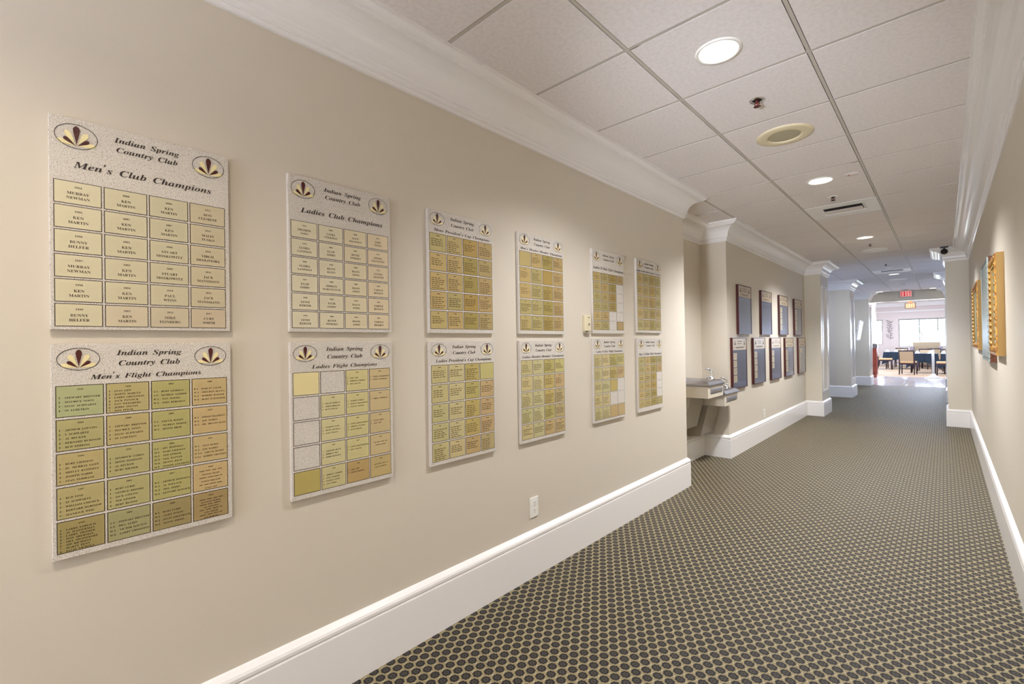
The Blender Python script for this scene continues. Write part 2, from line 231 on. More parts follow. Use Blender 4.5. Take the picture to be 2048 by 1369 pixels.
    (0, 70, 202, [[91,40,91,112,94,112,114,109,128,100,137,84,142,59,151,59,151,173,142,173,137,150,128,135,114,126,95,124,91,124,91,199,91,206,93,211,96,213,100,215,106,215,115,216,137,214,155,210,168,203,178,193,184,178,189,160,197,160,197,228,7,228,7,219,22,217,31,212,36,202,37,187,37,42,36,26,31,17,22,11,8,9,8,0,128,0,128,9,115,10,105,12,98,15,94,21,92,30]]),
    (0, 71, 254, [[170,77,171,64,171,36,169,23,164,14,154,8,138,6,110,13,90,34,77,67,73,114,88,195,134,222,149,219,165,213,179,203,191,189,202,173,210,154,219,154,219,233,210,233,206,226,203,221,199,219,194,218,189,219,185,220,156,230,129,233,97,229,70,218,46,200,29,176,18,147,14,115,18,81,29,51,47,28,71,10,100,-1,134,-5,179,0,223,14,223,64,224,77,228,85,236,89,250,91,250,99,138,99,138,91,154,89,165,85]]),
    (0, 72, 262, [[254,0,254,9,239,11,231,16,226,26,225,40,225,189,226,203,230,212,239,217,254,219,254,228,141,228,141,219,152,218,160,216,166,213,169,208,170,200,171,189,171,125,91,125,91,189,92,200,93,208,97,213,102,216,110,218,121,219,121,228,8,228,8,219,22,217,31,212,36,203,37,189,37,40,36,25,31,16,22,11,8,9,8,0,121,0,121,9,106,11,97,16,93,25,91,40,91,110,171,110,171,40,169,24,165,15,155,11,141,9,141,0]]),
    (0, 73, 130, [[91,39,91,193,93,206,98,214,107,218,122,219,122,228,7,228,7,219,22,218,32,214,36,206,38,193,38,38,36,24,31,16,21,11,7,9,7,0,123,0,123,9,111,10,103,13,97,17,94,22,92,29]]),
    (0, 74, 165, [[128,44,128,183,128,196,130,205,133,211,138,215,146,218,157,219,157,228,40,228,40,219,52,218,61,215,67,211,71,204,73,196,74,183,74,11,73,-3,69,-12,63,-18,52,-20,42,-18,38,-10,39,-6,42,-1,45,6,46,14,45,23,40,31,32,36,22,37,13,36,5,30,0,22,-2,11,0,0,6,-11,14,-20,26,-27,39,-31,54,-33,109,-13]]),
    (0, 75, 255, [[147,9,140,9,140,0,260,0,260,9,250,10,243,12,238,17,232,23,135,142,172,180,207,210,238,219,243,219,243,228,145,228,145,219,167,217,174,209,171,199,161,187,91,117,91,189,92,200,94,208,97,213,102,216,110,218,121,219,121,228,8,228,8,219,23,217,31,212,36,203,38,189,38,40,36,25,32,16,23,11,8,9,8,0,121,0,121,9,106,11,97,16,93,25,91,40,91,99,100,107,158,33,165,24,167,17,165,13,161,10,158,10,153,9]]),
    (0, 76, 213, [[92,200,94,208,98,214,104,217,113,219,125,219,125,228,8,228,8,219,22,217,31,212,36,204,37,189,37,40,36,25,31,16,22,11,8,9,8,0,201,0,214,77,204,77,195,56,185,40,172,28,157,20,139,15,117,14,107,14,100,16,95,19,93,24,91,31,91,41,91,189]]),
    (0, 77, 317, [[135,0,144,0,227,199,227,42,227,30,225,22,222,16,216,12,208,10,198,9,198,0,308,0,308,9,298,10,291,12,286,15,282,21,281,30,280,43,280,189,282,203,286,212,295,217,309,219,309,228,225,228,158,71,92,228,7,228,7,219,18,218,26,216,32,213,35,208,37,201,38,191,38,40,36,25,31,16,21,11,7,9,7,0,85,0,85,9,70,10,60,15,54,24,53,40,53,194]]),
    (0, 78, 247, [[18,217,24,210,38,194,38,39,37,29,36,21,32,15,27,12,19,10,9,9,9,0,83,0,83,9,68,11,59,15,55,24,53,39,53,175,201,-5,211,-5,211,188,212,203,217,212,225,217,240,219,240,228,166,228,166,219,176,218,184,216,190,212,193,207,195,199,195,189,195,84,78,228,9,228,9,219,14,218]]),
    (0, 79, 263, [[77,67,73,114,87,195,130,222,155,215,174,194,186,160,190,114,175,33,132,6,108,13,89,34], [179,224,157,231,133,233,108,231,85,224,65,213,47,199,33,181,22,161,16,138,14,114,16,89,22,67,33,46,47,29,64,15,84,4,106,-3,130,-5,155,-3,177,4,198,15,215,29,230,46,240,67,247,89,249,114,247,139,240,162,230,182,216,199,198,213]]),
    (0, 80, 209, [[95,212,100,215,108,216,126,212,138,203,144,187,146,165,144,142,136,126,122,118,101,115,91,115,91,199,92,207], [204,166,202,184,195,199,183,211,168,220,144,226,107,228,8,228,8,219,22,217,31,212,36,203,37,189,37,40,36,25,31,16,22,11,8,9,8,0,121,0,121,9,106,11,97,16,93,25,91,40,91,103,121,103,157,107,183,120,199,140]]),
    (0, 81, 263, [[130,222,155,215,174,194,186,160,190,114,176,33,133,6,108,13,89,34,77,67,73,114,87,195], [179,224,157,231,133,233,108,231,85,224,65,213,47,199,33,181,22,161,16,138,14,114,16,88,23,64,35,43,51,25,70,10,93,0,131,-43,189,-58,218,-55,247,-46,246,-37,233,-39,222,-40,189,-30,165,0,200,17,227,43,244,76,249,114,247,139,240,162,230,182,216,199,198,213]]),
    (0, 82, 236, [[142,204,152,168,149,145,140,129,124,120,102,117,91,117,91,193,92,204,95,211,101,214,112,216], [157,112,196,133,209,167,202,194,184,213,152,224,108,228,8,228,8,219,22,217,31,212,36,203,37,189,37,40,36,25,31,16,22,11,8,9,8,0,121,0,121,9,106,11,97,16,93,25,91,40,91,106,101,106,169,0,240,0,240,9,239,9,232,10,226,13,221,18,216,25]]),
    (0, 83, 195, [[111,220,124,214,136,205,147,192,155,177,161,160,170,160,170,233,160,233,157,225,150,222,148,222,146,223,144,223,141,224,127,228,115,231,103,232,92,233,74,231,58,225,44,215,34,201,27,185,25,166,28,144,38,126,56,110,81,95,112,80,133,65,139,45,137,30,128,18,115,10,98,7,75,12,56,25,41,47,31,79,21,79,21,-5,31,-5,32,0,35,4,38,5,42,6,45,6,49,5,55,3,63,0,71,-2,79,-4,88,-5,96,-5,120,-3,140,4,157,15,169,29,177,46,180,66,178,81,175,94,169,106,159,117,145,127,127,136,94,151,79,160,69,168,62,178,60,190,62,203,70,213,82,220,97,222]]),
    (0, 84, 212, [[134,217,178,202,197,158,205,158,205,228,5,228,5,159,14,159,20,183,33,202,51,213,75,217,78,217,78,40,76,25,71,15,61,10,46,9,46,0,164,0,164,9,148,10,138,15,133,25,132,40,132,217]]),
    (0, 85, 246, [[163,-1,190,16,206,46,211,91,211,189,213,202,216,211,224,216,237,219,237,228,164,228,164,219,180,217,190,212,195,203,196,189,196,80,181,28,137,11,116,15,102,26,93,44,90,70,90,189,91,200,93,208,96,213,101,216,109,218,120,219,120,228,7,228,7,219,22,217,30,212,35,203,37,189,37,78,42,40,57,14,84,-1,124,-6]]),
    (0, 86, 214, [[177,204,176,197,174,189,129,72,81,189,77,198,76,205,78,212,83,216,92,218,105,219,105,228,-7,228,-7,219,4,216,11,210,17,201,22,190,106,-6,115,-6,191,191,198,205,204,214,212,218,221,219,221,228,149,228,149,219,162,218,171,216,176,212]]),
    (0, 87, 306, [[297,211,303,216,312,219,312,228,252,228,252,219,262,218,269,215,273,211,274,203,273,195,270,185,237,83,199,193,197,201,196,206,202,216,220,219,220,228,115,228,115,219,126,218,134,215,139,209,143,199,150,176,111,77,74,186,71,197,70,205,71,212,75,216,81,218,90,219,90,228,-8,228,-8,219,1,218,8,214,12,207,16,196,85,-5,95,-5,158,154,214,-5,223,-5,287,190,292,202]]),
    (0, 88, 235, [[119,0,232,0,232,9,231,9,224,10,218,14,213,20,207,29,140,132,178,187,190,201,201,211,213,217,227,219,229,219,229,228,146,228,146,219,164,216,170,207,167,198,161,187,132,145,101,194,96,202,95,208,100,216,115,219,122,219,122,228,7,228,7,219,8,219,16,218,24,213,31,204,39,193,97,104,45,33,26,15,6,9,6,0,87,0,87,9,68,12,62,22,64,31,69,40,105,91,137,40,143,29,145,20,139,12,122,9,119,9]]),
    (0, 89, 213, [[140,16,135,25,134,40,134,102,191,196,198,205,204,212,211,217,220,219,220,228,147,228,147,219,149,219,168,215,174,204,172,195,167,183,124,113,82,196,79,203,78,208,79,213,83,216,90,218,98,219,103,219,103,228,-7,228,-7,219,-3,218,0,218,4,216,7,215,15,207,23,193,80,89,80,40,79,25,74,16,65,11,51,9,51,0,164,0,164,9,149,11]]),
    (0, 90, 221, [[192,51,175,31,151,18,120,14,77,14,203,222,203,228,29,228,22,158,31,158,38,178,47,193,58,203,71,210,87,214,107,215,138,215,10,5,10,0,203,0,212,82,203,82]]),
    (0, 48, 188, [[176,120,174,155,168,185,157,210,142,228,121,239,94,243,67,239,45,228,30,210,19,185,13,155,11,121,13,86,19,55,30,31,45,12,67,1,94,-3,120,1,141,12,157,31,168,55,174,85], [119,45,110,25,94,18,79,25,70,45,65,77,63,120,65,163,70,195,79,215,94,221,110,215,119,195,123,163,124,120,123,77]]),
    (0, 49, 188, [[50,213,37,206,25,201,14,198,16,188,20,180,26,175,34,173,44,175,54,183,65,194,77,208,77,40,76,29,73,22,68,19,60,18,33,18,33,0,171,0,171,18,144,18,135,19,130,24,128,30,127,40,127,241,89,241,66,224]]),
    (0, 50, 188, [[132,38,122,37,44,37,77,69,100,91,119,110,134,126,146,140,154,153,160,165,163,176,164,187,159,211,144,228,120,239,87,243,64,242,46,237,32,230,21,220,15,209,13,198,16,182,25,172,39,166,56,165,58,190,63,208,72,219,87,223,98,220,106,214,111,202,113,186,112,169,109,153,103,138,93,123,80,105,61,85,12,35,12,0,171,0,172,71,152,71,150,60,146,50,140,43]]),
    (0, 51, 188, [[56,171,56,183,58,196,61,206,66,215,74,221,85,223,97,220,105,212,111,200,112,184,110,164,102,148,89,138,70,134,48,134,48,113,69,113,91,110,107,101,117,87,121,70,119,52,115,40,108,30,100,25,90,21,79,20,63,23,49,31,41,44,38,63,27,61,18,56,12,48,9,37,11,27,17,17,27,9,40,2,59,-2,82,-3,99,-2,115,0,130,5,144,12,156,22,165,35,170,50,172,69,170,87,163,101,152,111,140,119,126,125,112,128,133,137,149,151,160,168,164,188,159,212,143,229,118,240,86,243,54,240,31,231,17,217,12,200,15,187,24,178,37,172]]),
    (0, 52, 188, [[154,22,148,29,146,42,146,62,181,62,181,85,146,85,146,240,100,240,4,83,4,62,97,62,97,42,95,29,89,22,80,19,70,18,60,18,60,0,178,0,178,18,174,18,163,19], [98,159,97,143,97,85,28,85,73,160,76,163,79,169,83,176,87,183,91,190,95,197,98,203,100,208,99,192,98,175]]),
    (0, 53, 188, [[52,203,122,203,129,202,133,199,136,195,138,190,140,179,160,179,158,240,31,240,20,124,36,118,43,120,52,122,61,123,73,124,92,121,107,111,116,96,119,74,117,56,113,42,106,32,98,25,88,21,77,20,65,22,55,26,48,33,44,42,41,51,40,60,29,59,21,55,15,48,13,37,15,27,20,18,29,9,42,3,60,-2,82,-3,97,-2,113,1,128,6,141,14,153,24,162,37,168,54,170,74,164,105,146,128,119,141,84,146,73,145,63,144,54,143,47,141]]),
    (0, 54, 188, [[171,107,158,129,136,143,109,147,93,146,80,143,70,139,62,135,67,172,76,200,90,218,108,223,116,222,122,217,126,209,128,200,129,190,130,180,149,182,161,188,168,196,170,206,169,216,164,224,157,232,146,238,130,242,111,243,88,241,69,233,52,221,39,205,28,185,21,163,17,138,15,111,18,75,26,47,38,24,55,9,75,0,98,-3,132,2,156,19,171,45,176,78], [119,114,125,98,127,74,125,49,120,32,111,22,99,19,85,24,73,40,65,69,62,110,68,116,77,121,87,125,96,127,109,123]]),
    (0, 55, 188, [[37,186,43,199,56,203,145,203,55,0,84,0,177,223,177,240,16,240,15,169,35,169]]),
    (0, 56, 188, [[124,195,125,185,124,170,119,158,112,149,101,141,86,150,75,159,67,171,65,186,67,201,73,213,82,221,94,224,103,222,111,218,117,211,121,203], [50,234,35,224,25,212,20,197,18,182,20,164,29,148,42,134,59,121,39,110,24,97,13,81,10,61,12,44,19,29,30,16,46,5,66,-1,92,-3,128,1,155,14,172,35,178,63,174,83,165,100,148,115,122,130,141,141,155,152,164,166,167,184,163,208,149,226,127,239,96,243,70,241], [109,19,93,16,78,19,66,28,58,42,55,60,57,76,63,89,71,99,82,108,104,96,119,85,128,73,131,58,128,41,121,28]]),
    (0, 57, 188, [[137,19,150,36,160,56,167,78,171,104,173,130,170,166,162,195,149,216,132,231,112,240,89,243,66,241,48,233,32,221,21,204,14,185,12,162,16,132,30,110,51,97,78,92,93,94,106,99,117,106,125,115,112,42,78,18,63,20,52,28,43,40,38,54,30,51,25,47,22,41,21,35,22,25,27,16,34,9,44,2,58,-2,76,-3,100,-1,120,7], [91,221,105,216,116,201,123,176,125,139,120,130,112,123,103,118,92,117,68,128,60,164,62,189,68,206,78,217]]),
    (0, 45, 108, [[95,103,13,103,13,77,95,77]]),
    (0, 46, 90, [[24,18,26,8,30,1,37,-3,45,-5,53,-3,60,1,64,8,66,18,64,29,60,36,53,39,45,41,37,39,30,36,26,29]]),
    (0, 114, 144, [[99,0,99,8,87,10,79,13,76,18,75,28,75,96,76,110,81,121,87,128,94,130,99,129,103,125,107,120,111,115,116,112,124,111,132,113,139,117,143,124,145,133,143,144,138,152,129,157,117,159,105,157,94,151,82,140,73,126,73,155,10,155,10,147,18,146,23,143,25,136,26,126,26,28,25,19,23,13,18,10,9,8,9,0]]),
]
def loop_area(l): return sum(l[i].x*l[(i+1) % len(l)].y-l[(i+1) % len(l)].x*l[i].y for i in range(len(l)))/2
def inside_loop(p, l):
    c = False
    for i in range(len(l)):
        a, b = l[i], l[i-1]
        if (a.y > p.y) != (b.y > p.y) and p.x < (b.x-a.x)*(p.y-a.y)/(b.y-a.y)+a.x: c = not c
    return c
GL = {}
for _it, _c, _adv, _loops in GLYPHS:
    _cs = [[Vector((l[i], l[i+1], 0)) for i in range(0, len(l), 2)] for l in _loops]
    _s = 1 if loop_area(max(_cs, key=lambda l: abs(loop_area(l)))) > 0 else -1
    _pts, _ts = [], []
    for _o in [l for l in _cs if loop_area(l)*_s > 0]:
        _g = [_o]+[h for h in _cs if loop_area(h)*_s <= 0 and inside_loop(h[0], _o)]
        _ts += [tuple(i+len(_pts) for i in t) for t in tessellate_polygon(_g)]
        _pts += [(p.x/500, p.y/500) for l in _g for p in l]
    GL[(_it, chr(_c))] = (_adv/500, _pts, _ts)
def gl(ch, it): return GL.get((it, ch)) or GL.get((1-it, ch))
def twidth(s, it=0): return sum(.28 if c == ' ' else gl(c, it)[0] for c in s)
def text(mb, s, u, v, size, it=0, align='l', m=0, x=0.0, wid=None):
    """flat lettering in the local y-z plane (u to the right, v up), facing +x"""
    W = twidth(s, it)*size; sx = 1
    if wid: sx = wid/W; W = wid
    if align == 'c': u -= W/2
    for c in s:
        if c == ' ': u += .28*size*sx; continue
        adv, vs, ts = gl(c, it)
        o = len(mb.v)
        for a, b in vs: mb.v.append((x, u+a*size*sx, v+b*size))
        for t in ts: mb.face([o+i for i in t], m)
        u += adv*size*sx
    return mb
def dashes(mb, u0_, u1_, v, h, m=0, x=0.0, rnd=random):
    """illegible small print: a row of word-like marks"""
    u = u0_
    while u < u1_-.003:
        wl = min(rnd.uniform(.010, .020), u1_-u)
        q = u
        while q < u+wl-.0012:
            mb.add([(x, q, v), (x, q+.0013, v), (x, q+.0013, v+h), (x, q, v+h)], [(0, 1, 2, 3)], m)
            mb.add([(x, q, v+h*.4), (x, q+.0021, v+h*.4), (x, q+.0021, v+h*.6), (x, q, v+h*.6)], [(0, 1, 2, 3)], m)
            q += .0024
        u += wl+.0035

# ------------------------------------------------------------------ materials
M = {}
M['wall'] = mat('wall_paint', srgb(206, 197, 181), .5, spec=.4, bump=(260, .06))
M['trim'] = mat('trim_paint', srgb(236, 233, 230), .20, spec=.5)
M['column'] = mat('column_paint', srgb(213, 205, 187), .22, spec=.5)
M['tile'] = mat('ceiling_tile', srgb(230, 224, 222), .9, spec=.2, noise=(55, srgb(222, 215, 212), .3, .6), bump=(420, .35))
M['grid'] = mat('ceiling_grid', srgb(188, 181, 171), .45)
M['gap'] = mat('plenum', srgb(70, 62, 55), .9)
M['white'] = mat('white_paint', srgb(236, 234, 230), .4)
M['whiteplastic'] = mat('white_plastic', srgb(232, 230, 222), .35)
M['cream'] = mat('cream_plastic', srgb(216, 204, 170), .45)
M['grille'] = mat('speaker_grille', srgb(184, 176, 148), .6, noise=(900, srgb(150, 143, 120), .4, .6))
M['black'] = mat('black_print', srgb(38, 26, 18), .5)
M['blackp'] = mat('black_plastic', srgb(18, 18, 22), .35)
M['brown'] = mat('brown_print', srgb(72, 22, 14), .45)
M['yellow'] = mat('yellow_print', srgb(232, 218, 164), .5)
M['edge'] = mat('stone_edge', srgb(190, 180, 160), .6)
M['chrome'] = mat('chrome', srgb(215, 215, 220), .12, metal=1)
M['steel'] = mat('stainless_steel', srgb(178, 176, 180), .28, metal=1)
M['greysteel'] = mat('painted_steel', srgb(200, 190, 172), .35)
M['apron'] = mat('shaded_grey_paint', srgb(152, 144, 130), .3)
M['darksteel'] = mat('dark_rubber', srgb(110, 108, 112), .4)
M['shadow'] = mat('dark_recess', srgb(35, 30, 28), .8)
M['redglass'] = mat('red_bulb', srgb(150, 20, 15), .25)
M['gold'] = mat('gold_leaf', srgb(205, 155, 70), .32, metal=.6, noise=(60, srgb(140, 84, 34), .35, .6))
M['goldside'] = mat('gold_paint', srgb(188, 148, 78), .45, metal=.2)
M['darkgold'] = mat('antique_gold', srgb(120, 70, 32), .35, metal=.5, noise=(120, srgb(60, 30, 18), .4, .6))
M['silver'] = mat('silvered_glass', srgb(160, 170, 162), .38, metal=.6)
M['canvas'] = mat('canvas_picture', srgb(150, 140, 110), .6, noise=(14, srgb(90, 100, 70), .35, .65))
M['mahog'] = mat('mahogany', srgb(78, 28, 22), .3)
M['cherry'] = mat('cherry_wood', srgb(146, 62, 40), .35, noise=(9, srgb(118, 44, 30), .3, .7))
M['slate'] = mat('black_gloss_plate', srgb(70, 72, 92), .16, spec=.9, coat=.5)
M['headplate'] = mat('header_plate', srgb(196, 176, 142), .3, metal=.3)
M['smallplate'] = mat('small_brass', srgb(200, 184, 150), .35, metal=.4)
M['winframe'] = mat('window_frame', srgb(130, 126, 118), .5)
M['dinwall'] = mat('dining_wall_paint', srgb(214, 202, 194), .6)
M['cloth'] = mat('dark_tablecloth', srgb(30, 48, 66), .8)
M['chairwood'] = mat('dark_chair_wood', srgb(44, 26, 40), .4)
M['chairfab'] = mat('striped_tan_fabric', srgb(176, 158, 128), .8)
M['seatfab'] = mat('tan_seat', srgb(214, 178, 130), .8)
M['napkin'] = mat('white_linen', srgb(240, 238, 236), .8)
M['leaf'] = mat('tree_leaves', srgb(134, 154, 140), .8, noise=(1.6, srgb(170, 186, 174), .35, .65))
M['bark'] = mat('tree_bark', srgb(90, 76, 60), .9)
M['lawn'] = mat('lawn', srgb(186, 184, 160), .9)
M['iron'] = mat('wrought_iron', srgb(150, 140, 142), .5)
M['lens'] = mat('lamp_lens', (1, .96, .9, 1), .4, emis=(1, .95, .88, 1), estr=3.2)
M['reflector'] = mat('lamp_reflector', srgb(245, 240, 230), .15, metal=.2, emis=(1, .95, .88, 1), estr=1.0)  # lamplight on the reflector put in as its own glow
M['screen'] = mat('lit_screen', (.8, .85, .85, 1), .3, emis=(.85, .92, .9, 1), estr=.9, noise=(5, (.35, .4, .3, 1), .3, .6))
M['exitface'] = mat('exit_face', srgb(235, 165, 155), .4, emis=srgb(240, 150, 140), estr=.45)
M['exitred'] = mat('exit_red', srgb(190, 10, 35), .4, emis=srgb(200, 15, 40), estr=.35)
M['exitorange'] = mat('exit_orange', srgb(255, 150, 110), .4, emis=srgb(255, 150, 110), estr=.9)
M['exityellow'] = mat('exit_yellow', srgb(255, 215, 160), .4, emis=srgb(255, 215, 160), estr=1.1)
M['exitbox'] = mat('exit_housing', srgb(160, 160, 146), .5)

def granite():
    m = mat('speckled_stone', srgb(206, 199, 188), .45); nt = m.node_tree; p = nt.nodes['Principled BSDF']
    tc = nt.nodes.new('ShaderNodeTexCoord')
    n1 = nt.nodes.new('ShaderNodeTexNoise'); n1.inputs['Scale'].default_value = 380; n1.inputs['Detail'].default_value = 1
    n2 = nt.nodes.new('ShaderNodeTexNoise'); n2.inputs['Scale'].default_value = 450; n2.inputs['Detail'].default_value = 1
    mp = nt.nodes.new('ShaderNodeMapping'); mp.inputs['Location'].default_value = (3, 7, 1)
    nt.links.new(tc.outputs['Object'], n1.inputs['Vector']); nt.links.new(tc.outputs['Object'], mp.inputs['Vector']); nt.links.new(mp.outputs[0], n2.inputs['Vector'])
    r1 = nt.nodes.new('ShaderNodeValToRGB'); r1.color_ramp.elements[0].position = .56; r1.color_ramp.elements[1].position = .66
    r1.color_ramp.elements[0].color = srgb(204, 197, 186); r1.color_ramp.elements[1].color = srgb(158, 147, 132)
    r2 = nt.nodes.new('ShaderNodeValToRGB'); r2.color_ramp.elements[0].position = .58; r2.color_ramp.elements[1].position = .66
    r2.color_ramp.elements[0].color = (0, 0, 0, 1); r2.color_ramp.elements[1].color = (1, 1, 1, 1)
    mx = nt.nodes.new('ShaderNodeMixRGB'); mx.inputs[2].default_value = srgb(228, 224, 218)
    nt.links.new(n1.outputs['Fac'], r1.inputs[0]); nt.links.new(n2.outputs['Fac'], r2.inputs[0])
    nt.links.new(r2.outputs[0], mx.inputs[0]); nt.links.new(r1.outputs[0], mx.inputs[1]); nt.links.new(mx.outputs[0], p.inputs['Base Color'])
    return m
M['granite'] = granite()
BR = {}
def brass(col):
    if col not in BR:
        BR[col] = mat('brushed_brass', srgb(*col), .38, metal=.35)
    return BR[col]

def carpet():
    m = bpy.data.materials.new('patterned_carpet'); m.use_nodes = True
    nt = m.node_tree; p = nt.nodes['Principled BSDF']; L = nt.links
    def N(t): return nt.nodes.new(t)
    def math_(op, a, b=None, c=None):
        n = N('ShaderNodeMath'); n.operation = op
        for i, q in enumerate((a, b, c)):
            if q is None: continue
            if isinstance(q, (int, float)): n.inputs[i].default_value = q
            else: L.new(q, n.inputs[i])
        return n.outputs[0]
    tc = N('ShaderNodeTexCoord'); sp = N('ShaderNodeSeparateXYZ'); L.new(tc.outputs['Object'], sp.inputs[0])
    ax, ay = .0500, .0793
    def flower(ox, oy, R, pet):
        """distance to the centre of the nearest flower, 1 at its rim"""
        fx = math_('SUBTRACT', math_('FRACT', math_('DIVIDE', math_('SUBTRACT', sp.outputs[0], 1.1072+ox-100*ax), ax)), .5)
        fy = math_('SUBTRACT', math_('FRACT', math_('DIVIDE', math_('SUBTRACT', sp.outputs[1], 2.3879+oy-100*ay), ay)), .5)
        X = math_('MULTIPLY', fx, ax); Y = math_('MULTIPLY', fy, ay)
        r = math_('SQRT', math_('ADD', math_('MULTIPLY', X, X), math_('MULTIPLY', Y, Y)))
        an = math_('COSINE', math_('MULTIPLY', math_('ARCTAN2', Y, X), pet))
        return math_('DIVIDE', r, math_('ADD', R, math_('MULTIPLY', an, R*.07)))
    h = .5
    d1 = flower(ax*h, ay*h, .0195, 8); d2 = flower(0, 0, .0195, 8)
    dk = math_('MINIMUM', d1, d2)
    e1 = flower(0, ay*h, .0068, 6); e2 = flower(ax*h, 0, .0068, 6)
    sm = math_('MINIMUM', e1, e2)
    def ramp(v, els):
        rp = N('ShaderNodeValToRGB'); L.new(v, rp.inputs[0]); cr = rp.color_ramp
        cr.elements[0].position, cr.elements[0].color = els[0]; cr.elements[1].position, cr.elements[1].color = els[-1]
        for q, c in els[1:-1]: cr.elements.new(q).color = c
        return rp.outputs[0]
    dark = DARK; mid = MID; tan = TAN
    n = N('ShaderNodeTexNoise'); n.inputs['Scale'].default_value = 420; n.inputs['Detail'].default_value = 2; L.new(tc.outputs['Object'], n.inputs['Vector'])
    ground = ramp(n.outputs['Fac'], [(.40, srgb(90, 74, 50)), (.50, tan), (.62, srgb(172, 160, 126))])
    cblk = ramp(math_('MULTIPLY', dk, .5), [(0.03, dark), (.08, dark), (.12, mid), (.25, mid), (.31, dark), (.5, dark)])
    inside = math_('LESS_THAN', dk, 1.0)
    sdot = ramp(sm, [(.15, srgb(80, 66, 46)), (.3, srgb(178, 168, 134)), (.8, srgb(178, 168, 134)), (.92, srgb(98, 82, 58)), (1.0, srgb(98, 82, 58))])
    ins2 = math_('LESS_THAN', sm, 1.0)
    m1 = N('ShaderNodeMixRGB'); L.new(ins2, m1.inputs[0]); L.new(ground, m1.inputs[1]); L.new(sdot, m1.inputs[2])
    m2 = N('ShaderNodeMixRGB'); L.new(inside, m2.inputs[0]); L.new(m1.outputs[0], m2.inputs[1]); L.new(cblk, m2.inputs[2])
    # pile noise
    n3 = N('ShaderNodeTexNoise'); n3.inputs['Scale'].default_value = 900; L.new(tc.outputs['Object'], n3.inputs['Vector'])
    rp = ramp(n3.outputs['Fac'], [(.3, (.72, .72, .72, 1)), (.7, (1.2, 1.2, 1.2, 1))])
    m3 = N('ShaderNodeMixRGB'); m3.blend_type = 'MULTIPLY'; m3.inputs[0].default_value = 1
    L.new(m2.outputs[0], m3.inputs[1]); L.new(rp, m3.inputs[2]); L.new(m3.outputs[0], p.inputs['Base Color'])
    p.inputs['Roughness'].default_value = .55; p.inputs['Specular IOR Level'].default_value = .28
    p.inputs['Sheen Weight'].default_value = .02; p.inputs['Sheen Roughness'].default_value = .5
    b = N('ShaderNodeBump'); b.inputs['Strength'].default_value = .4; b.inputs['Distance'].default_value = .002
    L.new(n3.outputs['Fac'], b.inputs['Height']); L.new(b.outputs[0], p.inputs['Normal'])
    return m
DARK = srgb(13, 10, 11); MID = srgb(64, 57, 50); TAN = srgb(146, 132, 94)
M['carpet'] = carpet()
def tilefloor():
    m = mat('polished_white_tile', srgb(222, 216, 214), .12, spec=.6); nt = m.node_tree
    b = nt.nodes.new('ShaderNodeTexBrick'); b.offset = 0; b.inputs['Color1'].default_value = srgb(226, 220, 216); b.inputs['Color2'].default_value = srgb(216, 210, 208)
    b.inputs['Mortar'].default_value = srgb(170, 164, 160); b.inputs['Scale'].default_value = 1; b.inputs['Brick Width'].default_value = .45
    b.inputs['Row Height'].default_value = .45; b.inputs['Mortar Size'].default_value = .004
    tc = nt.nodes.new('ShaderNodeTexCoord'); nt.links.new(tc.outputs['Object'], b.inputs['Vector']); nt.links.new(b.outputs['Color'], nt.nodes['Principled BSDF'].inputs['Base Color'])
    return m
M['tilefloor'] = tilefloor()
M['dincarpet'] = mat('tan_dining_carpet', srgb(186, 160, 128), .8, noise=(30, srgb(160, 134, 104), .4, .6))

# ------------------------------------------------------------------ floors
LY0, LY1 = 17.1, 21.2
struct('floor', MB().box((-1.5, -3.6, -.1), (3.0, LY0, 0)), M['carpet'])
struct('floor_entry', MB().box((-4, LY0, -.1), (6, LY1, 0)), M['tilefloor'])
struct('floor_dining', MB().box((-4, LY1, -.1), (6, 30.0, 0)), M['dincarpet'])

# ------------------------------------------------------------------ walls and columns
WT = 2.9
W = M['wall']
struct('wall_left', MB().box((-.46, -3.6, 0), (0, 4.27, WT)), W)
struct('wall_recess_back', MB().box((-.46, 4.27, 0), (-.345, 5.58, WT)), W)
struct('wall_left_far', MB().box((-.46, 5.58, 0), (-.05, 9.64, WT)), W)
struct('wall_behind', MB().box((0, -3.7, 0), (.10, -3.6, WT)).box((1.955, -3.7, 0), (2.055, -3.6, WT)).box((.10, -3.7, 2.42), (1.955, -3.6, WT)), W)
struct('wall_fill_box', MB().box((-1, -6, -.1), (3, -3.7, 0)).box((-1, -6, WT), (3, -3.7, WT+.1)).box((-1, -6.1, -.1), (3, -6, WT)).box((-1.1, -6, 0), (-1, -3.7, WT)).box((3, -6, 0), (3.1, -3.7, WT)).box((-1, -3.75, 0), (.10, -3.7, WT)).box((1.955, -3.75, 0), (3, -3.7, WT)).box((.1, -3.75, 2.42), (1.955, -3.7, WT)), W)  # unseen box added to keep the sky out behind the rear fill
for i, (x, y, s_) in enumerate(((-1.4, 11.75, 1), (2.8, 11.75, -1), (-1.4, 15.3, 1), (2.8, 15.3, -1))):   # unseen casings added around the bay fill lights, no glass
    mb = MB()
    for ya, yb, za, zb in ((y-.9, y-.8, .6, 2.4), (y+.8, y+.9, .6, 2.4), (y-.8, y+.8, .6, .65), (y-.8, y+.8, 2.35, 2.4)): mb.box((min(x, x+s_*.06), ya, za), (max(x, x+s_*.06), yb, zb))
    struct('window_%d' % (i+3), mb, M['trim'])
struct('wall_right', MB().box((2.055, -3.6, 0), (2.3, 9.64, WT)), W)
COLS = [(9.64, 10.37, -.05), (13.12, 13.85, -.085), (16.78, 17.5, -.13)]
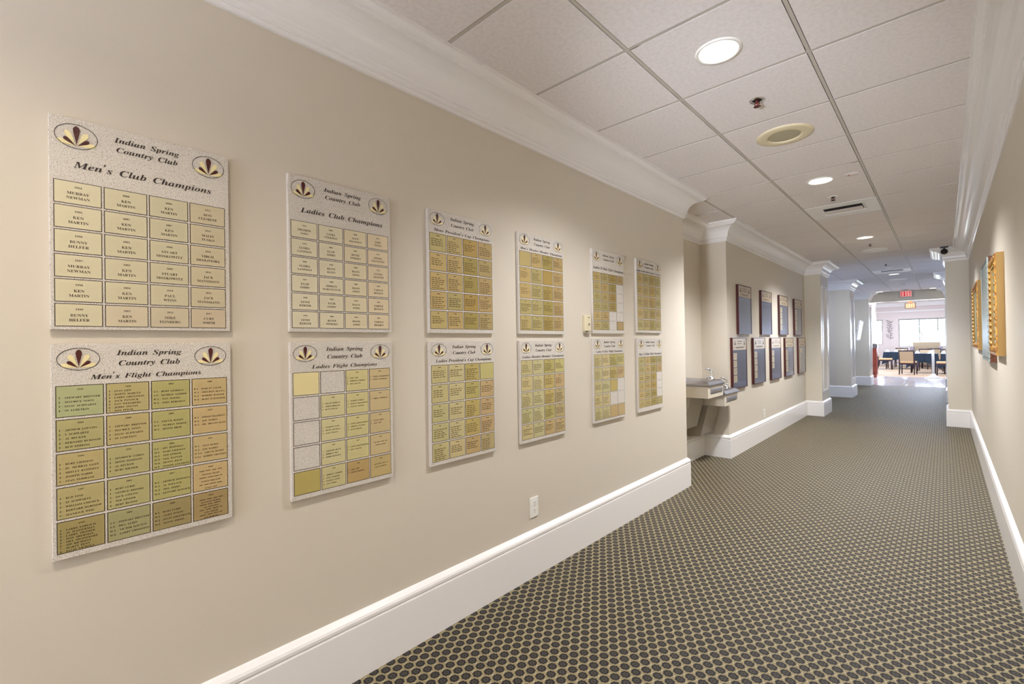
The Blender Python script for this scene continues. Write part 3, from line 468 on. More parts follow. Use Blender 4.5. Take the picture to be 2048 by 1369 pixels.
for i, (a, b, xl) in enumerate(COLS):
    if i:
        struct('wall_alcove_left', MB().box((-1.5, a, 0), (xl, a+.1, WT)), W)
    if i < 2:
        struct('wall_alcove_left', MB().box((-1.5, b-.1, 0), (xl, b, WT)), W)
        a2 = COLS[i+1][0]
        struct('wall_alcove_left', MB().box((-1.5, b, 0), (-1.4, a2, WT)), W)
        struct('wall_alcove_right', MB().box((2.8, b, 0), (2.9, a2, WT)), W)
        struct('wall_alcove_right', MB().box((2.055, b-.1, 0), (2.9, b, WT)), W)
    if i: struct('wall_alcove_right', MB().box((2.055, a, 0), (2.9, a+.1, WT)), W)
    for side in (0, 1):
        x0, x1 = (xl, .195) if side == 0 else (1.80, 2.055)
        mb = MB()
        pz0, pz1, py0, py1, dp = .42, 2.30, a+.13, b-.13, .022
        xf = x1 if side == 0 else x0; s = -1 if side == 0 else 1
        mb.box((x0 if side == 0 else x0+dp, a, 0), (x1-dp if side == 0 else x1, b, WT))
        for (ya, yb, za, zb) in ((a, py0, 0, WT), (py1, b, 0, WT), (py0, py1, 0, pz0), (py0, py1, pz1, WT)):
            mb.box((min(xf, xf+s*dp), ya, za), (max(xf, xf+s*dp), yb, zb))
        c = struct('column', mb, M['column'])
        # raised moulding around the sunk panel
        pm = MB(); t = .022
        for (ya, yb, za, zb) in ((py0, py0+t, pz0, pz1), (py1-t, py1, pz0, pz1), (py0+t, py1-t, pz0, pz0+t), (py0+t, py1-t, pz1-t, pz1)):
            pm.box((min(xf-s*.006, xf+s*dp), ya, za), (max(xf-s*.006, xf+s*dp), yb, zb))
        obj('panel_moulding', pm, M['trim'], c)
struct('wall_header', MB().box((.195, 17.5, 2.43), (1.80, 17.68, WT+.3)), M['column'])
struct('wall_dining_near', MB().box((-4, 17.5, 0), (-.13, 17.68, 3.2)).box((2.055, 17.5, 0), (6, 17.68, 3.2)).box((-.13, 17.5, WT), (.195, 17.68, 3.2)).box((1.8, 17.5, WT), (2.055, 17.68, 3.2)), M['dinwall'])
struct('wall_dining_left', MB().box((-4.1, 17.5, 0), (-4, 30.1, 3.2)), M['dinwall'])
struct('wall_dining_right', MB().box((6, 17.5, 0), (6.1, 30.1, 3.2)), M['dinwall'])

# ------------------------------------------------------------------ baseboards and crown mouldings
LP = [(0, -3.6), (0, 4.27), (-.345, 4.27), (-.345, 5.58), (-.05, 5.58), (-.05, 9.64), (.195, 9.64), (.195, 10.37), (-1.4, 10.37),
      (-1.4, 13.12), (.195, 13.12), (.195, 13.85), (-1.4, 13.85), (-1.4, 16.78), (.195, 16.78), (.195, 17.5)]
RP = [(1.80, 17.5), (1.80, 16.78), (2.8, 16.78), (2.8, 13.85), (1.80, 13.85), (1.80, 13.12), (2.8, 13.12), (2.8, 10.37), (1.80, 10.37),
      (1.80, 9.64), (2.055, 9.64), (2.055, -3.6)]
BASE = [(0, 0), (.024, 0), (.024, .212), (.0225, .216), (.019, .2165), (.021, .221), (.024, .225), (.024, .236), (.020, .245), (.012, .253), (.006, .259), (0, .262)]
cz = H-.2025
CROWN = [(0, cz-.001), (.010, cz), (.016, cz+.006), (.017, cz+.014), (.013, cz+.020), (.020, cz+.024), (.020, cz+.040), (.028, cz+.044), (.032, cz+.050)]
for k in range(1, 10):
    t = PI/2*k/9; CROWN.append((.132-.10*math.cos(t), cz+.050+.108*math.sin(t)))
CROWN += [(.136, cz+.158), (.136, cz+.166), (.143, cz+.168), (.152, cz+.173), (.160, cz+.181), (.165, cz+.186), (.172, cz+.187), (.172, H+.001), (0, H+.001)]
struct('baseboard_left', sweep(LP, BASE), M['trim'])
struct('baseboard_right', sweep(RP, BASE), M['trim'])
struct('trim_1', sweep(LP, CROWN), M['trim'])
struct('trim_2', sweep(RP, CROWN), M['trim'])
if 0: struct('trim_3', sweep([(.195, 17.5), (1.80, 17.5)], [(0, 2.43), (.012, 2.43), (.012, 2.455), (0, 2.46)]), M['trim'])

# ------------------------------------------------------------------ ceiling
T = .6096; GX = [.107-2*T-.25, .107-T, .107, .7166, 1.3262, 1.9358, 1.9358+T, 1.9358+2*T-.1]; Y0 = 1.943
K0, K1 = -9, 25
ceil = struct('ceiling', MB().box((-1.6, -3.7, H+.03), (3.0, 17.5, H+.08)), M['gap'])
struct('ceiling_dining', MB().box((-4, 17.6, 3.1), (6, 30.1, 3.2)), M['white'])
g = .0075
def tile_mesh(w_, h_, hole=0):
    mb = MB(); e = .0030; z1 = .018
    x0, y0, x1, y1 = -w_/2+g+e, -h_/2+g+e, w_/2-g-e, h_/2-g-e
    if not hole:
        mb.box((x0, y0, 0), (x1, y1, z1))
    else:
        n = 32; o = []; inn = []
        for k in range(n):
            t = 2*PI*(k+.5)/n; c, s_ = math.cos(t), math.sin(t); q = min(x1/abs(c), y1/abs(s_))
            o.append((c*q, s_*q)); inn.append((c*hole, s_*hole))
        vs = [(a, b, 0) for a, b in o]+[(a, b, 0) for a, b in inn]+[(a, b, z1) for a, b in inn]+[(a, b, z1) for a, b in o]
        fs = []
        for k in range(n):
            j = (k+1) % n; fs += [(k, j, n+j, n+k), (n+k, n+j, 2*n+j, 2*n+k), (3*n+k, 3*n+j, j, k)]
        mb.add(vs, fs)
        mb.add([(x1, y1, 0), (-x1, y1, 0), (-x1, -y1, 0), (x1, -y1, 0)], [])
        # close the corners cut off by sampling
        for sx in (-1, 1):
            for sy in (-1, 1):
                a = min(o, key=lambda q: (abs(q[0]-sx*x1) > 1e-4, abs(q[1]-sy*y1)))
                b = min(o, key=lambda q: (abs(q[1]-sy*y1) > 1e-4, abs(q[0]-sx*x1)))
                mb.add([(sx*x1, sy*y1, 0), (a[0], a[1], 0), (b[0], b[1], 0)], [(0, 1, 2)])
    return mb
TM = {}
def tmesh(w_, h_, hole=0):
    k = (round(w_, 3), round(h_, 3), hole)
    if k not in TM:
        o = obj('tile', tile_mesh(w_, h_, hole), M['tile']); TM[k] = o.data; bpy.data.objects.remove(o)
    return TM[k]
HOLES = {}
for x, y in DOWNLIGHTS:
    if abs(x-1.02) < .01: HOLES[(3, math.floor((y-Y0)/T))] = .086
SKIP = {(3, math.floor((5.9-Y0)/T)), (3, math.floor((12.0-Y0)/T))}
for ci in range(len(GX)-1):
    xa, xb = GX[ci], GX[ci+1]
    for k in range(K0, K1+1):
        ya, yb = Y0+k*T, Y0+(k+1)*T
        yc = (ya+yb)/2
        if yb > 17.55: continue
        if xb < .0 and not (10.3 < yc < 13.2 or 13.8 < yc < 16.9): 
            continue
        if xa > 1.94 and not (10.3 < yc < 13.2 or 13.8 < yc < 16.9): continue
        if (ci, k) in SKIP: continue
        o = bpy.data.objects.new('ceiling_tile', tmesh(xb-xa, yb-ya, HOLES.get((ci, k), 0))); COL.objects.link(o)
        o.parent = ceil; o.location = ((xa+xb)/2, yc, H)
        if ci < 6 and ci > 1:
            key = ('tee', round(xb-xa, 3))
            if key not in TM:
                q = obj('tee', MB().box((-(xb-xa)/2+g, -g, 0), ((xb-xa)/2-g, g, .003)), M['grid']); TM[key] = q.data; bpy.data.objects.remove(q)
            o = bpy.data.objects.new('cross_tee', TM[key]); COL.objects.link(o); o.parent = ceil; o.location = ((xa+xb)/2, ya, H+.001)
for x in GX[1:7]:
    obj('main_runner', MB().box((-g, -3.7, 0), (g, 17.5, .003)), M['grid'], ceil, (x, 0, H+.001))

# ------------------------------------------------------------------ ceiling fixtures
dl_labels = ['round recessed ceiling light far behind the viewpoint', 'round recessed ceiling light just behind the viewpoint', 'large round recessed ceiling light nearest the viewer, with warm white reflector',
 'glowing round recessed ceiling light just before the white air vent', 'glowing round recessed ceiling light beyond the first air vent', 'recessed ceiling light just beyond the second air vent',
 'small recessed ceiling light before the exit sign, in the centre row', 'recessed ceiling light left of the exit sign', 'recessed ceiling light right of the exit sign']
for (x, y), lb in zip(DOWNLIGHTS, dl_labels):
    t = thing('recessed_light', lb, 'ceiling light', (x, y, H), group='recessed lights along the corridor ceiling')
    hole = abs(x-1.02) < .01
    if hole:
        obj('trim_ring', MB().lathe([(.084, .002), (.084, -.002), (.088, -.006), (.098, -.006), (.102, -.001), (.102, .0)], n=40), M['whiteplastic'], t)
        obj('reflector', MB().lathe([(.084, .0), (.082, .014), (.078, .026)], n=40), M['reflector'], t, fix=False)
        obj('lamp', MB().lathe([(.0, .012), (.04, .015), (.065, .020), (.080, .026)], n=32), M['lens'], t)
    else:
        obj('trim_ring', MB().lathe([(.084, 0), (.088, -.006), (.098, -.006), (.102, .0)], n=32), M['whiteplastic'], t)
        obj('lens', MB().lathe([(0, -.003), (.085, -.003)], n=32), M['lens'], t)
for y, lb in ((3.47, 'large round cream ceiling speaker near the viewer'), (8.95, 'round white ceiling speaker beyond the third ceiling light'), (13.75, 'round ceiling speaker far down the corridor beyond the second vent')):
    t = thing('ceiling_speaker', lb, 'speaker', (1.02, y, H), group='round speakers in the ceiling')
    mtl = M['cream'] if y < 5 else M['whiteplastic']
    obj('rim', MB().lathe([(.165, 0), (.163, -.006), (.150, -.010), (.105, -.013), (.096, -.010), (.094, -.004)], n=48), mtl, t)
    obj('grille', MB().lathe([(0, -.009), (.06, -.0085), (.095, -.005)], n=48), M['grille'] if y < 5 else M['whiteplastic'], t)
for y, lb in ((2.86, 'fire sprinkler with red bulb nearest the viewer'), (5.30, 'fire sprinkler between the second light and the first vent'), (8.30, 'fire sprinkler just before the second ceiling speaker'), (10.75, 'small fire sprinkler before the second air vent')):
    t = thing('fire_sprinkler', lb, 'sprinkler', (1.02, y, H), group='fire sprinklers in the ceiling')
    obj('escutcheon', MB().lathe([(.040, 0), (.038, -.004), (.028, -.006), (.024, -.002)], n=24), M['chrome'] if y < 3 else M['whiteplastic'], t)
    obj('cup', MB().lathe([(0, -.0005), (.0245, -.0015)], n=16), M['shadow'], t)
    b = MB().tube([(0, 0, 0), (0, 0, -.014)], .008, m=0)
    for sx in (-1, 1): b.tube([(sx*.007, 0, -.008), (sx*.013, 0, -.020), (sx*.004, 0, -.034)], .0028, 6)
    b.lathe([(0, -.034), (.017, -.034), (.019, -.036), (0, -.037)], n=12)
    obj('frame', b, M['shadow'] if y > 3 else M['mahog'], t)
    obj('bulb', MB().tube([(0, 0, -.012), (0, 0, -.033)], .003, 8), M['redglass'], t)
t = tag(obj('smoke_sensor', MB().lathe([(.05, 0), (.05, -.002), (.045, -.004), (0, -.0045)], n=28), M['tile'], None, (1.235, 4.69, H)), 'flat white ceiling sensor with red indicator beside the second light', 'sensor')
obj('indicator', MB().lathe([(0, -.008), (.006, -.007), (.006, -.003)], n=10), M['redglass'], t, (-.018, 0, 0))
tag(obj('ceiling_disc', MB().lathe([(.07, 0), (.068, -.006), (.05, -.012), (0, -.013)], n=28), M['whiteplastic'], None, (1.02, 11.35, H)), 'small white disc on the ceiling just before the second vent', 'sensor')
for yc, lb in ((Y0+6.5*T, 'white square ceiling air vent with a dark slot, nearer one'), (Y0+16.5*T, 'white square ceiling air vent with a dark slot, farther one')):
    t = thing('air_vent', lb, 'air vent', (1.0214, yc, H), group='square air vents in the ceiling')
    h_ = T/2-g-.002; a, b = .165, .130
    mb = MB()
    for (x0, y0, x1, y1) in ((-h_, -h_, h_, -b-.03), (-h_, b+.03, h_, h_), (-h_, -b-.03, -a-.03, b+.03), (a+.03, -b-.03, h_, b+.03)): mb.box((x0, y0, -.001), (x1, y1, .012))
    obj('panel', mb, M['white'], t)
    mb = MB(); O = [(-a-.03, -b-.03), (a+.03, -b-.03), (a+.03, b+.03), (-a-.03, b+.03)]; I = [(-a, -b), (a, -b), (a, b), (-a, b)]
    mb.add([(x, y, -.001) for x, y in O]+[(x, y, .014) for x, y in I], [(k, (k+1) % 4, 4+(k+1) % 4, 4+k) for k in range(4)])
    obj('sloped_collar', mb, M['white'], t, fix=False)
    obj('slot_shade', MB().box((-a, -b, .0145), (a, b, .0155)), M['shadow'], t)  # dark sheet, the shade inside the slot put into its colour
    obj('blade', MB().box((-a+.004, -b+.105, .002), (a-.004, b-.002, .004)), M['tile'], t)
t = thing('security_camera', 'small black ball security camera hanging by the right column', 'camera', (1.79, 9.42, H))
obj('bracket', MB().bev((-.045, -.03, -.016), (.045, .03, -.0005), .004).box((-.012, -.012, -.04), (.012, .012, -.012)), M['blackp'], t)
obj('ball', MB().lathe([(0, -.115), (.022, -.110), (.038, -.095), (.042, -.075), (.038, -.055), (.022, -.038), (0, -.034)], n=20), M['blackp'], t)
obj('lens', MB().lathe([(0, -.046), (.012, -.045), (.018, -.036)], (0, 0, -.078), n=14, axis=1), M['shadow'], t)

# ------------------------------------------------------------------ award boards on the near wall
BW, BH, BT = .4285, .585, .018
def emblem(parent, uc, vc, ru, rv):
    mb = MB(); x = BT+.0012; n = 40
    ring = []
    for k in range(n):
        t = 2*PI*k/n; c, s_ = math.cos(t), math.sin(t); ring.append((x, uc+c*ru, vc+s_*rv, x, uc+c*(ru-.0014), vc+s_*(rv-.0014)))
    o = len(mb.v)
    for q in ring: mb.v += [q[:3], q[3:]]
    for k in range(n):
        j = (k+1) % n; mb.face((o+2*k, o+2*j, o+2*j+1, o+2*k+1), 0)
    def petal(ang, L_, wd, m, xo):
        a = math.radians(ang); dx, dy = math.sin(a), math.cos(a); px, py = dy, -dx; pts = []
        base = (uc, vc-rv*.80)
        for k in range(17):
            t = k/16
            s1 = t; wq = wd*math.sin(min(s1, 1)*PI*.5)**1.6 if s1 < .78 else wd*.93*math.sqrt(max(0, 1-((s1-.74)/.26)**2))
            pts.append((s1*L_, wq))
        ol = [(base[0]+dx*l_+px*q, base[1]+dy*l_+py*q) for l_, q in pts]+[(base[0]+dx*l_-px*q, base[1]+dy*l_-py*q) for l_, q in pts[::-1][1:-1]]
        mb.add([(xo, a_, b_) for a_, b_ in ol], [tuple(range(len(ol)))], m)
    R = rv
    for s_ in (-1, 1):
        petal(s_*74, R*1.2, R*.19, 2, x); petal(s_*29, R*1.35, R*.21, 2, x+.0001)
        petal(s_*52, R*.98, R*.165, 1, x+.0003)
    petal(0, R*1.66, R*.235, 1, x+.0004)
    obj('emblem', mb, [M['black'], M['brown'], M['yellow']], parent, fix=False)
PM = {}
def plate(parent, u, v, w_, h_, col, border=.0013):
    key = (w_, h_, col)
    if key not in PM:
        mb = MB(); x0, x1 = BT-.0005, BT+.0010
        mb.box((x0, 0, 0), (x1-.0004, w_, h_), 1)
        mb.box((x1-.0006, border, border), (x1, w_-border, h_-border), 0)
        o = obj('name_plate', mb, [brass(col), M['black']]); PM[key] = o.data; bpy.data.objects.remove(o)
    o = bpy.data.objects.new('name_plate', PM[key]); COL.objects.link(o); o.parent = parent; o.location = (0, u, v)
    return o
def board(title, label, y0, zb, rows, cols_txt, tone, title_u, style, v0, empty=(), blank=(), dash=False, wedge=None):
    t = thing('award_board', label, 'plaque', (0, y0, zb), group='speckled stone award boards on the near wall')
    obj('stone_panel', MB().bev((.0005, 0, 0), (BT, BW, BH), .0015), M['granite'], t)
    big = style == 24
    ph, pp = (.0630, .0675) if rows == 6 else (.0860, .0920)
    ev = .0492 if v0 > .14 else .0427; er = .034 if v0 > .14 else .0310
    for uc in (.0555, .3705): emblem(t, uc, BH-ev, .0445, er)
    x = BT+.0008
    if v0 > .14: l1, l2, l3, c3 = .0392, .0672, .1355, .0258
    else: l1, l2, l3, c3 = .0345, .0640, .1005, .0198
    for s_, uc, lv, sz, wd_ in (('Indian Spring', .2140, l1, .0322, .155), ('Country Club', .2140, l2, .0322, .149), (title, (title_u[0]+title_u[1])/2, l3, c3/.68, title_u[1]-title_u[0])):
        obj('heading_line', text(MB(), s_, uc, BH-lv, sz, 1, 'c', x=x, wid=wd_), M['black'], t, fix=False)
    rnd = random.Random(title)
    for c in range(4):
        for r in range(rows):
            u = .0085+.1031*c; v = BH-v0-r*pp-ph; wd = .0985
            if (r, c) in empty:
                fr = MB(); b_ = .0018 if not dash else .0008
                for (ua, ub, va, vb) in ((0, wd, 0, b_), (0, wd, ph-b_, ph), (0, b_, b_, ph-b_), (wd-b_, wd, b_, ph-b_)):
                    fr.box((BT-.0003, ua, va), (BT+.0004, ub, vb))
                obj('slot_outline', fr, M['black'], t, (0, u, v)); continue
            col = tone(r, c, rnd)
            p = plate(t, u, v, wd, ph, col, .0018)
            if (r, c) in blank: continue
            en = MB(); xe = BT+.0013
            if not dash and cols_txt:
                yr, lines = cols_txt[c][r]
                if style == 24:
                    text(en, yr, wd/2, ph-.0185, .0108, 0, 'c', x=xe)
                    for k, ln in enumerate(lines):
                        W_ = twidth(ln)*.0156; text(en, ln, wd/2, ph-.0360-.0130*k, .0156, 0, 'c', x=xe, wid=min(W_, .088))
                else:
                    text(en, yr, wd/2, ph-.0135, .0088, 0, 'c', x=xe)
                    n = len(lines); st = min(.0115, .066/max(n, 1)); top = ph-.0245-(.004 if n < 6 else -.002)-(.004 if n < 5 else 0)
                    for k, ln in enumerate(lines):
                        if ln == '~': dashes(en, .018, .082, top-st*k-.002, .0028, x=xe, rnd=rnd); continue
                        if ln[0] == '*': text(en, ln[1:], wd/2, top-st*k-.003, .0086, 0, 'c', x=xe); continue
                        W_ = twidth(ln)*.0108; text(en, ln, .0055, top-st*k-.003, .0106, 0, 'l', x=xe, wid=min(W_, .090))
            else:
                dashes(en, wd/2-.009, wd/2+.009, ph-.0135, .0045, x=xe, rnd=rnd)
                if rows == 6:
                    for k in range(2): q = rnd.uniform(.018, .034); dashes(en, wd/2-q, wd/2+q, ph-.031-.0135*k, .0058, x=xe, rnd=rnd)
                else:
                    n = rnd.choice((4, 4, 5, 6)); 
                    for k in range(n): dashes(en, .010, rnd.uniform(.058, .09), ph-.031-.0095*k, .0046, x=xe, rnd=rnd)
            obj('engraving', en, M['engr2'] if dash else M['engr'], p, fix=False)
    return t
M['engr2'] = mat('faint_print', srgb(98, 80, 46), .6)
M['engr'] = mat('engraved_print', srgb(46, 31, 15), .6)
def num(*names): return [f'{i+1} - {n}' for i, n in enumerate(names)]
P1 = [[('1994', ['MURRAY', 'NEWMAN']), ('1995', ['KEN', 'MARTIN']), ('1996', ['BUNNY', 'HELFER']), ('1997', ['MURRAY', 'NEWMAN']), ('1998', ['KEN', 'MARTIN']), ('1999', ['BUNNY', 'HELFER'])],
      [(str(2000+i), ['KEN', 'MARTIN']) for i in range(6)],
      [('2006', ['KEN', 'MARTIN']), ('2007', ['KEN', 'MARTIN']), ('2008', ['STUART', 'MOSKOWITZ']), ('2009', ['STUART', 'MOSKOWITZ']), ('2010', ['PAUL', 'WEISS']), ('2011', ['MIKE', 'FEINBERG'])],
      [('2012', ['RON', 'CLEMENT']), ('2013', ['MALIN', 'TUSKO']), ('2014', ['VIRGIL', 'DEOLIVEIRA']), ('2015', ['JACK', 'MANSMANN']), ('2016', ['JACK', 'MANSMANN']), ('2017', ['CURT', 'SMITH'])]]
P2 = [[('1994', num('STEWART BRENNER', 'MAURICE NOON', 'ISSAC SCHWARTZ', 'SY LUBETKIN')), ('1995', num('ARTHUR LOPATIN', 'I. SCHWARTZ', 'AL BECKER', 'BERNARD RUBINOW', 'BUD SIMKINS')),
       ('1996', num('BURT LIEBMAN', 'Dr. MURRAY GOTT', 'SHELLY RATHMAN', 'JOSEPH GABBE', 'STAN FISHBANE')), ('1997', num('BUD FINE', 'IZ SCHWARTZ', 'WILLIAM CHESICK', 'BERNARD RUBINOW', 'SEYMOUR WEIL')),
       ('1998', num('LARRY EHRLICH', 'AL WASSERMAN', 'LARRY TROMER', 'DON SHERMAN', 'MEL MESNEKOFF', 'SID RICHMAN', 'MARTY PENN', 'ELLIS NICHOLS'))],
      [('1999', num('STAN LIPP', 'MARTY MARCUS', 'LARRY GROSSMAN', 'JACK PANITCH', 'DAN WEISSBERG', 'JERRY SYLVAN', 'DON PITCH')), ('2000', num('STEWART BRENNER', 'MAURICE NOON', 'ISAAC SCHWARTZ', 'SY LUBETKIN')),
       ('2001', num('SEYMOUR COHEN', 'IRWIN WISHNOW', 'AL BECKER', 'BURT RIEMER')), ('2002', ['1 - BERT LURIE', '1 - GEORGE BRINDIS', '2 - JACK GITLITZ', '3 - TED LINKER', '4 - BERT BLOOM']),
       ('2003', ['T-1 - STEWART BRENNER', 'T-2 - BILL LUBIN', 'W-1 - VICTOR KOLTUN', 'W-2 - LARRY GROSSMAN'])],
      [('2004', ['S-1 - BURT LIEBMAN', 'S-2 - MURRAY GERBER', 'W-1 - DAN MAISEL', 'W-2 - JOEY BERGMAN']), ('2005', ['T-1 - CHUCK ROSEN', 'W-1 - MURRAY FINKEL', 'W-2 - IRVING RICH']),
       ('2006', ['T-1 - ART HOFFMAN', 'M-1 - BURT LIEBMAN', 'M-2 - TED LINKER', 'M-3 - MAL RATNER', 'M-4 - IRVING RICH', 'M-5 - JOSEPH GOLDBERG']), ('2007', ['R-1 - ARTHUR HOFFMAN', 'W-1 - AL POLLACK', 'W-2 - MEL STERN', 'W-3 - LEONARD RUDNICK']),
       ('2008', ['R-1 - BURT LURIE', 'W-1 - CLIFF WOLFE', 'W-2 - JULES GREENBAUM', 'W-3 - LENNY FREED'])],
      [('2009', ['R-1 - HARLAN SAUER', 'W-1 - SHELDON BULWA', 'W-2 - ROBERT RADNER', 'W-3 - BURT SCHNEIDER']), ('2010', ['W-1 - PHILIP HALDMAN', 'W-2 - JOE MARKS', 'W-3 - DR. MELVIN KATZ']),
       ('2011', ['W-1 - STAN RUBIN', 'W-2 - JOE MARKS', 'W-3.1 - CHUCK ROSEN', 'W-3.2 - ROBERT GROSSMAN']), ('2012', ['~', '*MICHAEL BAYER', '~', '*MARTIN BRECKER', '~', '*SANDY LIEF']),
       ('2013', ['~', '*KENNETH MARTIN', '~', '*ART HOFFMAN', '~', '*LEFF TELLER', '~', '*LEN SCHLOM'])]]
P3 = [[('1994', ['MILDRED', 'SAHN']), ('1995', ['GLORIA', 'LANDMAN']), ('1996', ['GLORIA', 'LANDMAN']), ('1997', ['ELLIE', 'OSHRY']), ('1998', ['LENNI', 'KERZER']), ('1999', ['LENNI', 'KERZER'])],
      [('2000', ['LAURA', 'COLEMAN']), ('2001', ['ELLIE', 'OSHRY']), ('2002', ['BETTY', 'KLEIN']), ('2003', ['SHIRLEY', 'MARCOVITCH']), ('2004', ['ELLIE', 'OSHRY']), ('2005', ['RENEE', 'SWIRSKY'])],
      [('2006', ['ALICE', 'SOLOMON']), ('2007', ['RENEE', 'SWIRSKY']), ('2008', ['DIANN', 'ADDIS']), ('2009', ['DIANN', 'ADDIS']), ('2010', ['DIANN', 'ADDIS']), ('2011', ['DIANN', 'ADDIS'])],
      [('2012', ['LORI', 'VOGEL']), ('2013', ['SHERYL', 'FALCOFSKY']), ('2014', ['SANDRA', 'GROPPER']), ('2015', ['CAROLE', 'BESMAN']), ('2016', ['CAROLE', 'BESMAN']), ('2017', ['CAROLE', 'BESMAN'])]]
P4 = [[('', [])]*5,
      [('', []), ('2000', num('SYLVIA MARCUS', 'ADELE BREGLIN', 'RUTH FIELDS')), ('2001', num('FLORINE SAND', 'BETTY NICHOLS', 'JANE COLLEY')), ('2002', num('JOHANNE BLUM', 'SHIRLEY PILL', 'DORIS RUDNICK')), ('2003', num('SHIRLEY GERBER', 'JUDY WARNER', 'SANDEY LEEDS', 'ANN WEISS'))],
      [('2004', num('MAE LIPP', 'SHIRLEY GERBER', 'RITA BLOCK')), ('2005', num('MARION COHEN', 'AILEEN MOSKOWITZ', 'LILLIAN LEVINE')), ('2006', num('LENNI KRONENBERG', 'SHIRLEY TUTTLE', 'RUTH FIELDS')), ('2007', num('LENNI KRONENBERG', 'RITA BLOCK')), ('2008', num('MAE LIPP', 'DIANE BERMAN'))],
      [('2009', num('AILEEN MOSKOWITZ', 'SHEILA TEMPLER')), ('2010', num('SHEILA TEMPLER')), ('2011', num('ELLIE ADDIS', 'MAE LIPP')), ('2012', ['~', '*BARBARA GOODY']), ('2013', ['~', '*MARY VAN HOUTEN'])]]
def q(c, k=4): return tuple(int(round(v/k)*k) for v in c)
def tone1(r, c, rnd): return q((216-c*3, 210-c*5-(r > 4)*3, 178-c*5))  # plate tints: brass tones that differ, with reflections put into the colour
def tone2(r, c, rnd):
    k = rnd.choice((-5, 0, 3))
    if r == 4: return ((168+k, 154, 100), (170+k, 166, 120), (170+k, 150, 102), (170+k, 150, 102))[c]
    if c == 0: return (180, 184, 138) if r == 0 else (188+k, 175, 122)
    return (0, (190+k, 177, 124), (184+k, 177, 116), (202+k, 180, 130))[c]
def tone3(r, c, rnd): return q((222-c, 214-c*3, 188-c*5))
def tone4(r, c, rnd):
    if (r, c) == (0, 0): return (232, 218, 164)
    if r == 4: return ((190, 174, 104), (206, 196, 146), (192, 164, 110), (200, 178, 124))[c]
    return ((214, 204, 156), (212, 203, 156), (210, 200, 146), (206, 186, 142))[c]
def tone5(r, c, rnd):
    if r == 4 and c == 2: return (194, 168, 118)
    if (r, c) == (0, 3): return (196, 186, 124)
    k = rnd.choice((-4, 0, 4)); return ((200+k, 188, 136), (202+k, 190, 142), (190+k, 174, 108), (192+k, 170, 124))[c]
def tone6(r, c, rnd):
    k = rnd.choice((-5, 0, 5)); return ((192+k, 173, 116), (186+k, 167, 112), (174+k, 152, 88), (180+k, 160, 110))[c]
RZ, LZ = 1.4005, .777
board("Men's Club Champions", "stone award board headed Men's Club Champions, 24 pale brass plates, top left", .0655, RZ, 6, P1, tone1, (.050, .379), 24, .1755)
board("Men's Flight Champions", "stone award board headed Men's Flight Champions, 20 olive brass plates, bottom left", .0655, LZ, 5, P2, tone2, (.080, .345), 20, .1145)
board("Ladies Club Champions", "stone award board headed Ladies Club Champions, 24 cream brass plates", .6870, RZ, 6, P3, tone3, (.047, .391), 24, .1705)
board("Ladies Flight Champions", "stone award board headed Ladies Flight Champions, some plate slots left empty", .6870, LZ, 5, P4, tone4, (.081, .356), 20, .1130,
      empty={(0, 1), (1, 0), (2, 0), (3, 0)}, blank={(0, 0), (4, 0)})
board("Mens President's Cup Champions", "stone award board headed Mens President's Cup Champions in the upper row", 1.3160, RZ, 5, None, tone6, (.036, .402), 20, .1110, dash=True)
board("Ladies President's Cup Champions", "stone award board headed Ladies President's Cup Champions in the lower row", 1.3160, LZ, 5, None, tone5, (.036, .402), 20, .1130, dash=True, blank={(0, 3)})
board("Men's Member-Member Champions", "stone award board headed Men's Member-Member Champions, top row, fourth from left", 1.9420, RZ, 5, None, tone6, (.020, .412), 20, .1100, dash=True, blank={(0, 0), (1, 2)})
board("Ladies Member-Member Champions", "stone award board headed Ladies Member-Member Champions, bottom row, fourth from left", 1.9420, LZ, 5, None, tone5, (.020, .412), 20, .1120, dash=True)
E9 = {(1, 3), (2, 3), (3, 3), (4, 3), (4, 2), (5, 2)}
board("Ladies 9 Hole Club Champions", "stone award board headed Ladies 9 Hole Club Champions, right of the thermostat", 2.6930, RZ+.008, 6, None, tone6, (.014, .420), 24, .1590, dash=True, empty=E9, blank={(5, 3)})
board("Ladies 9 Hole Flight Champions", "stone award board headed Ladies 9 Hole Flight Champions, below the thermostat", 2.6900, LZ+.014, 5, None, tone5, (.034, .394), 20, .1130, dash=True, empty={(2, 3), (3, 2), (3, 3)}, blank={(2, 2), (4, 2), (4, 3)})
board("Ladies 9 Hole Member-Member Champions", "stone award board headed Ladies 9 Hole Member-Member Champions, nearest the recess on top", 3.3180, RZ+.018, 5, None, tone6, (.006, .424), 20, .1110, dash=True)
board("Men's 9 Hole Club Champions", "stone award board headed Men's 9 Hole Club Champions, nearest the recess below", 3.3200, LZ+.014, 6, None, tone6, (.018, .412), 24, .1490, dash=True, empty={(2, 3), (3, 3), (4, 3)}, blank={(5, 3)})

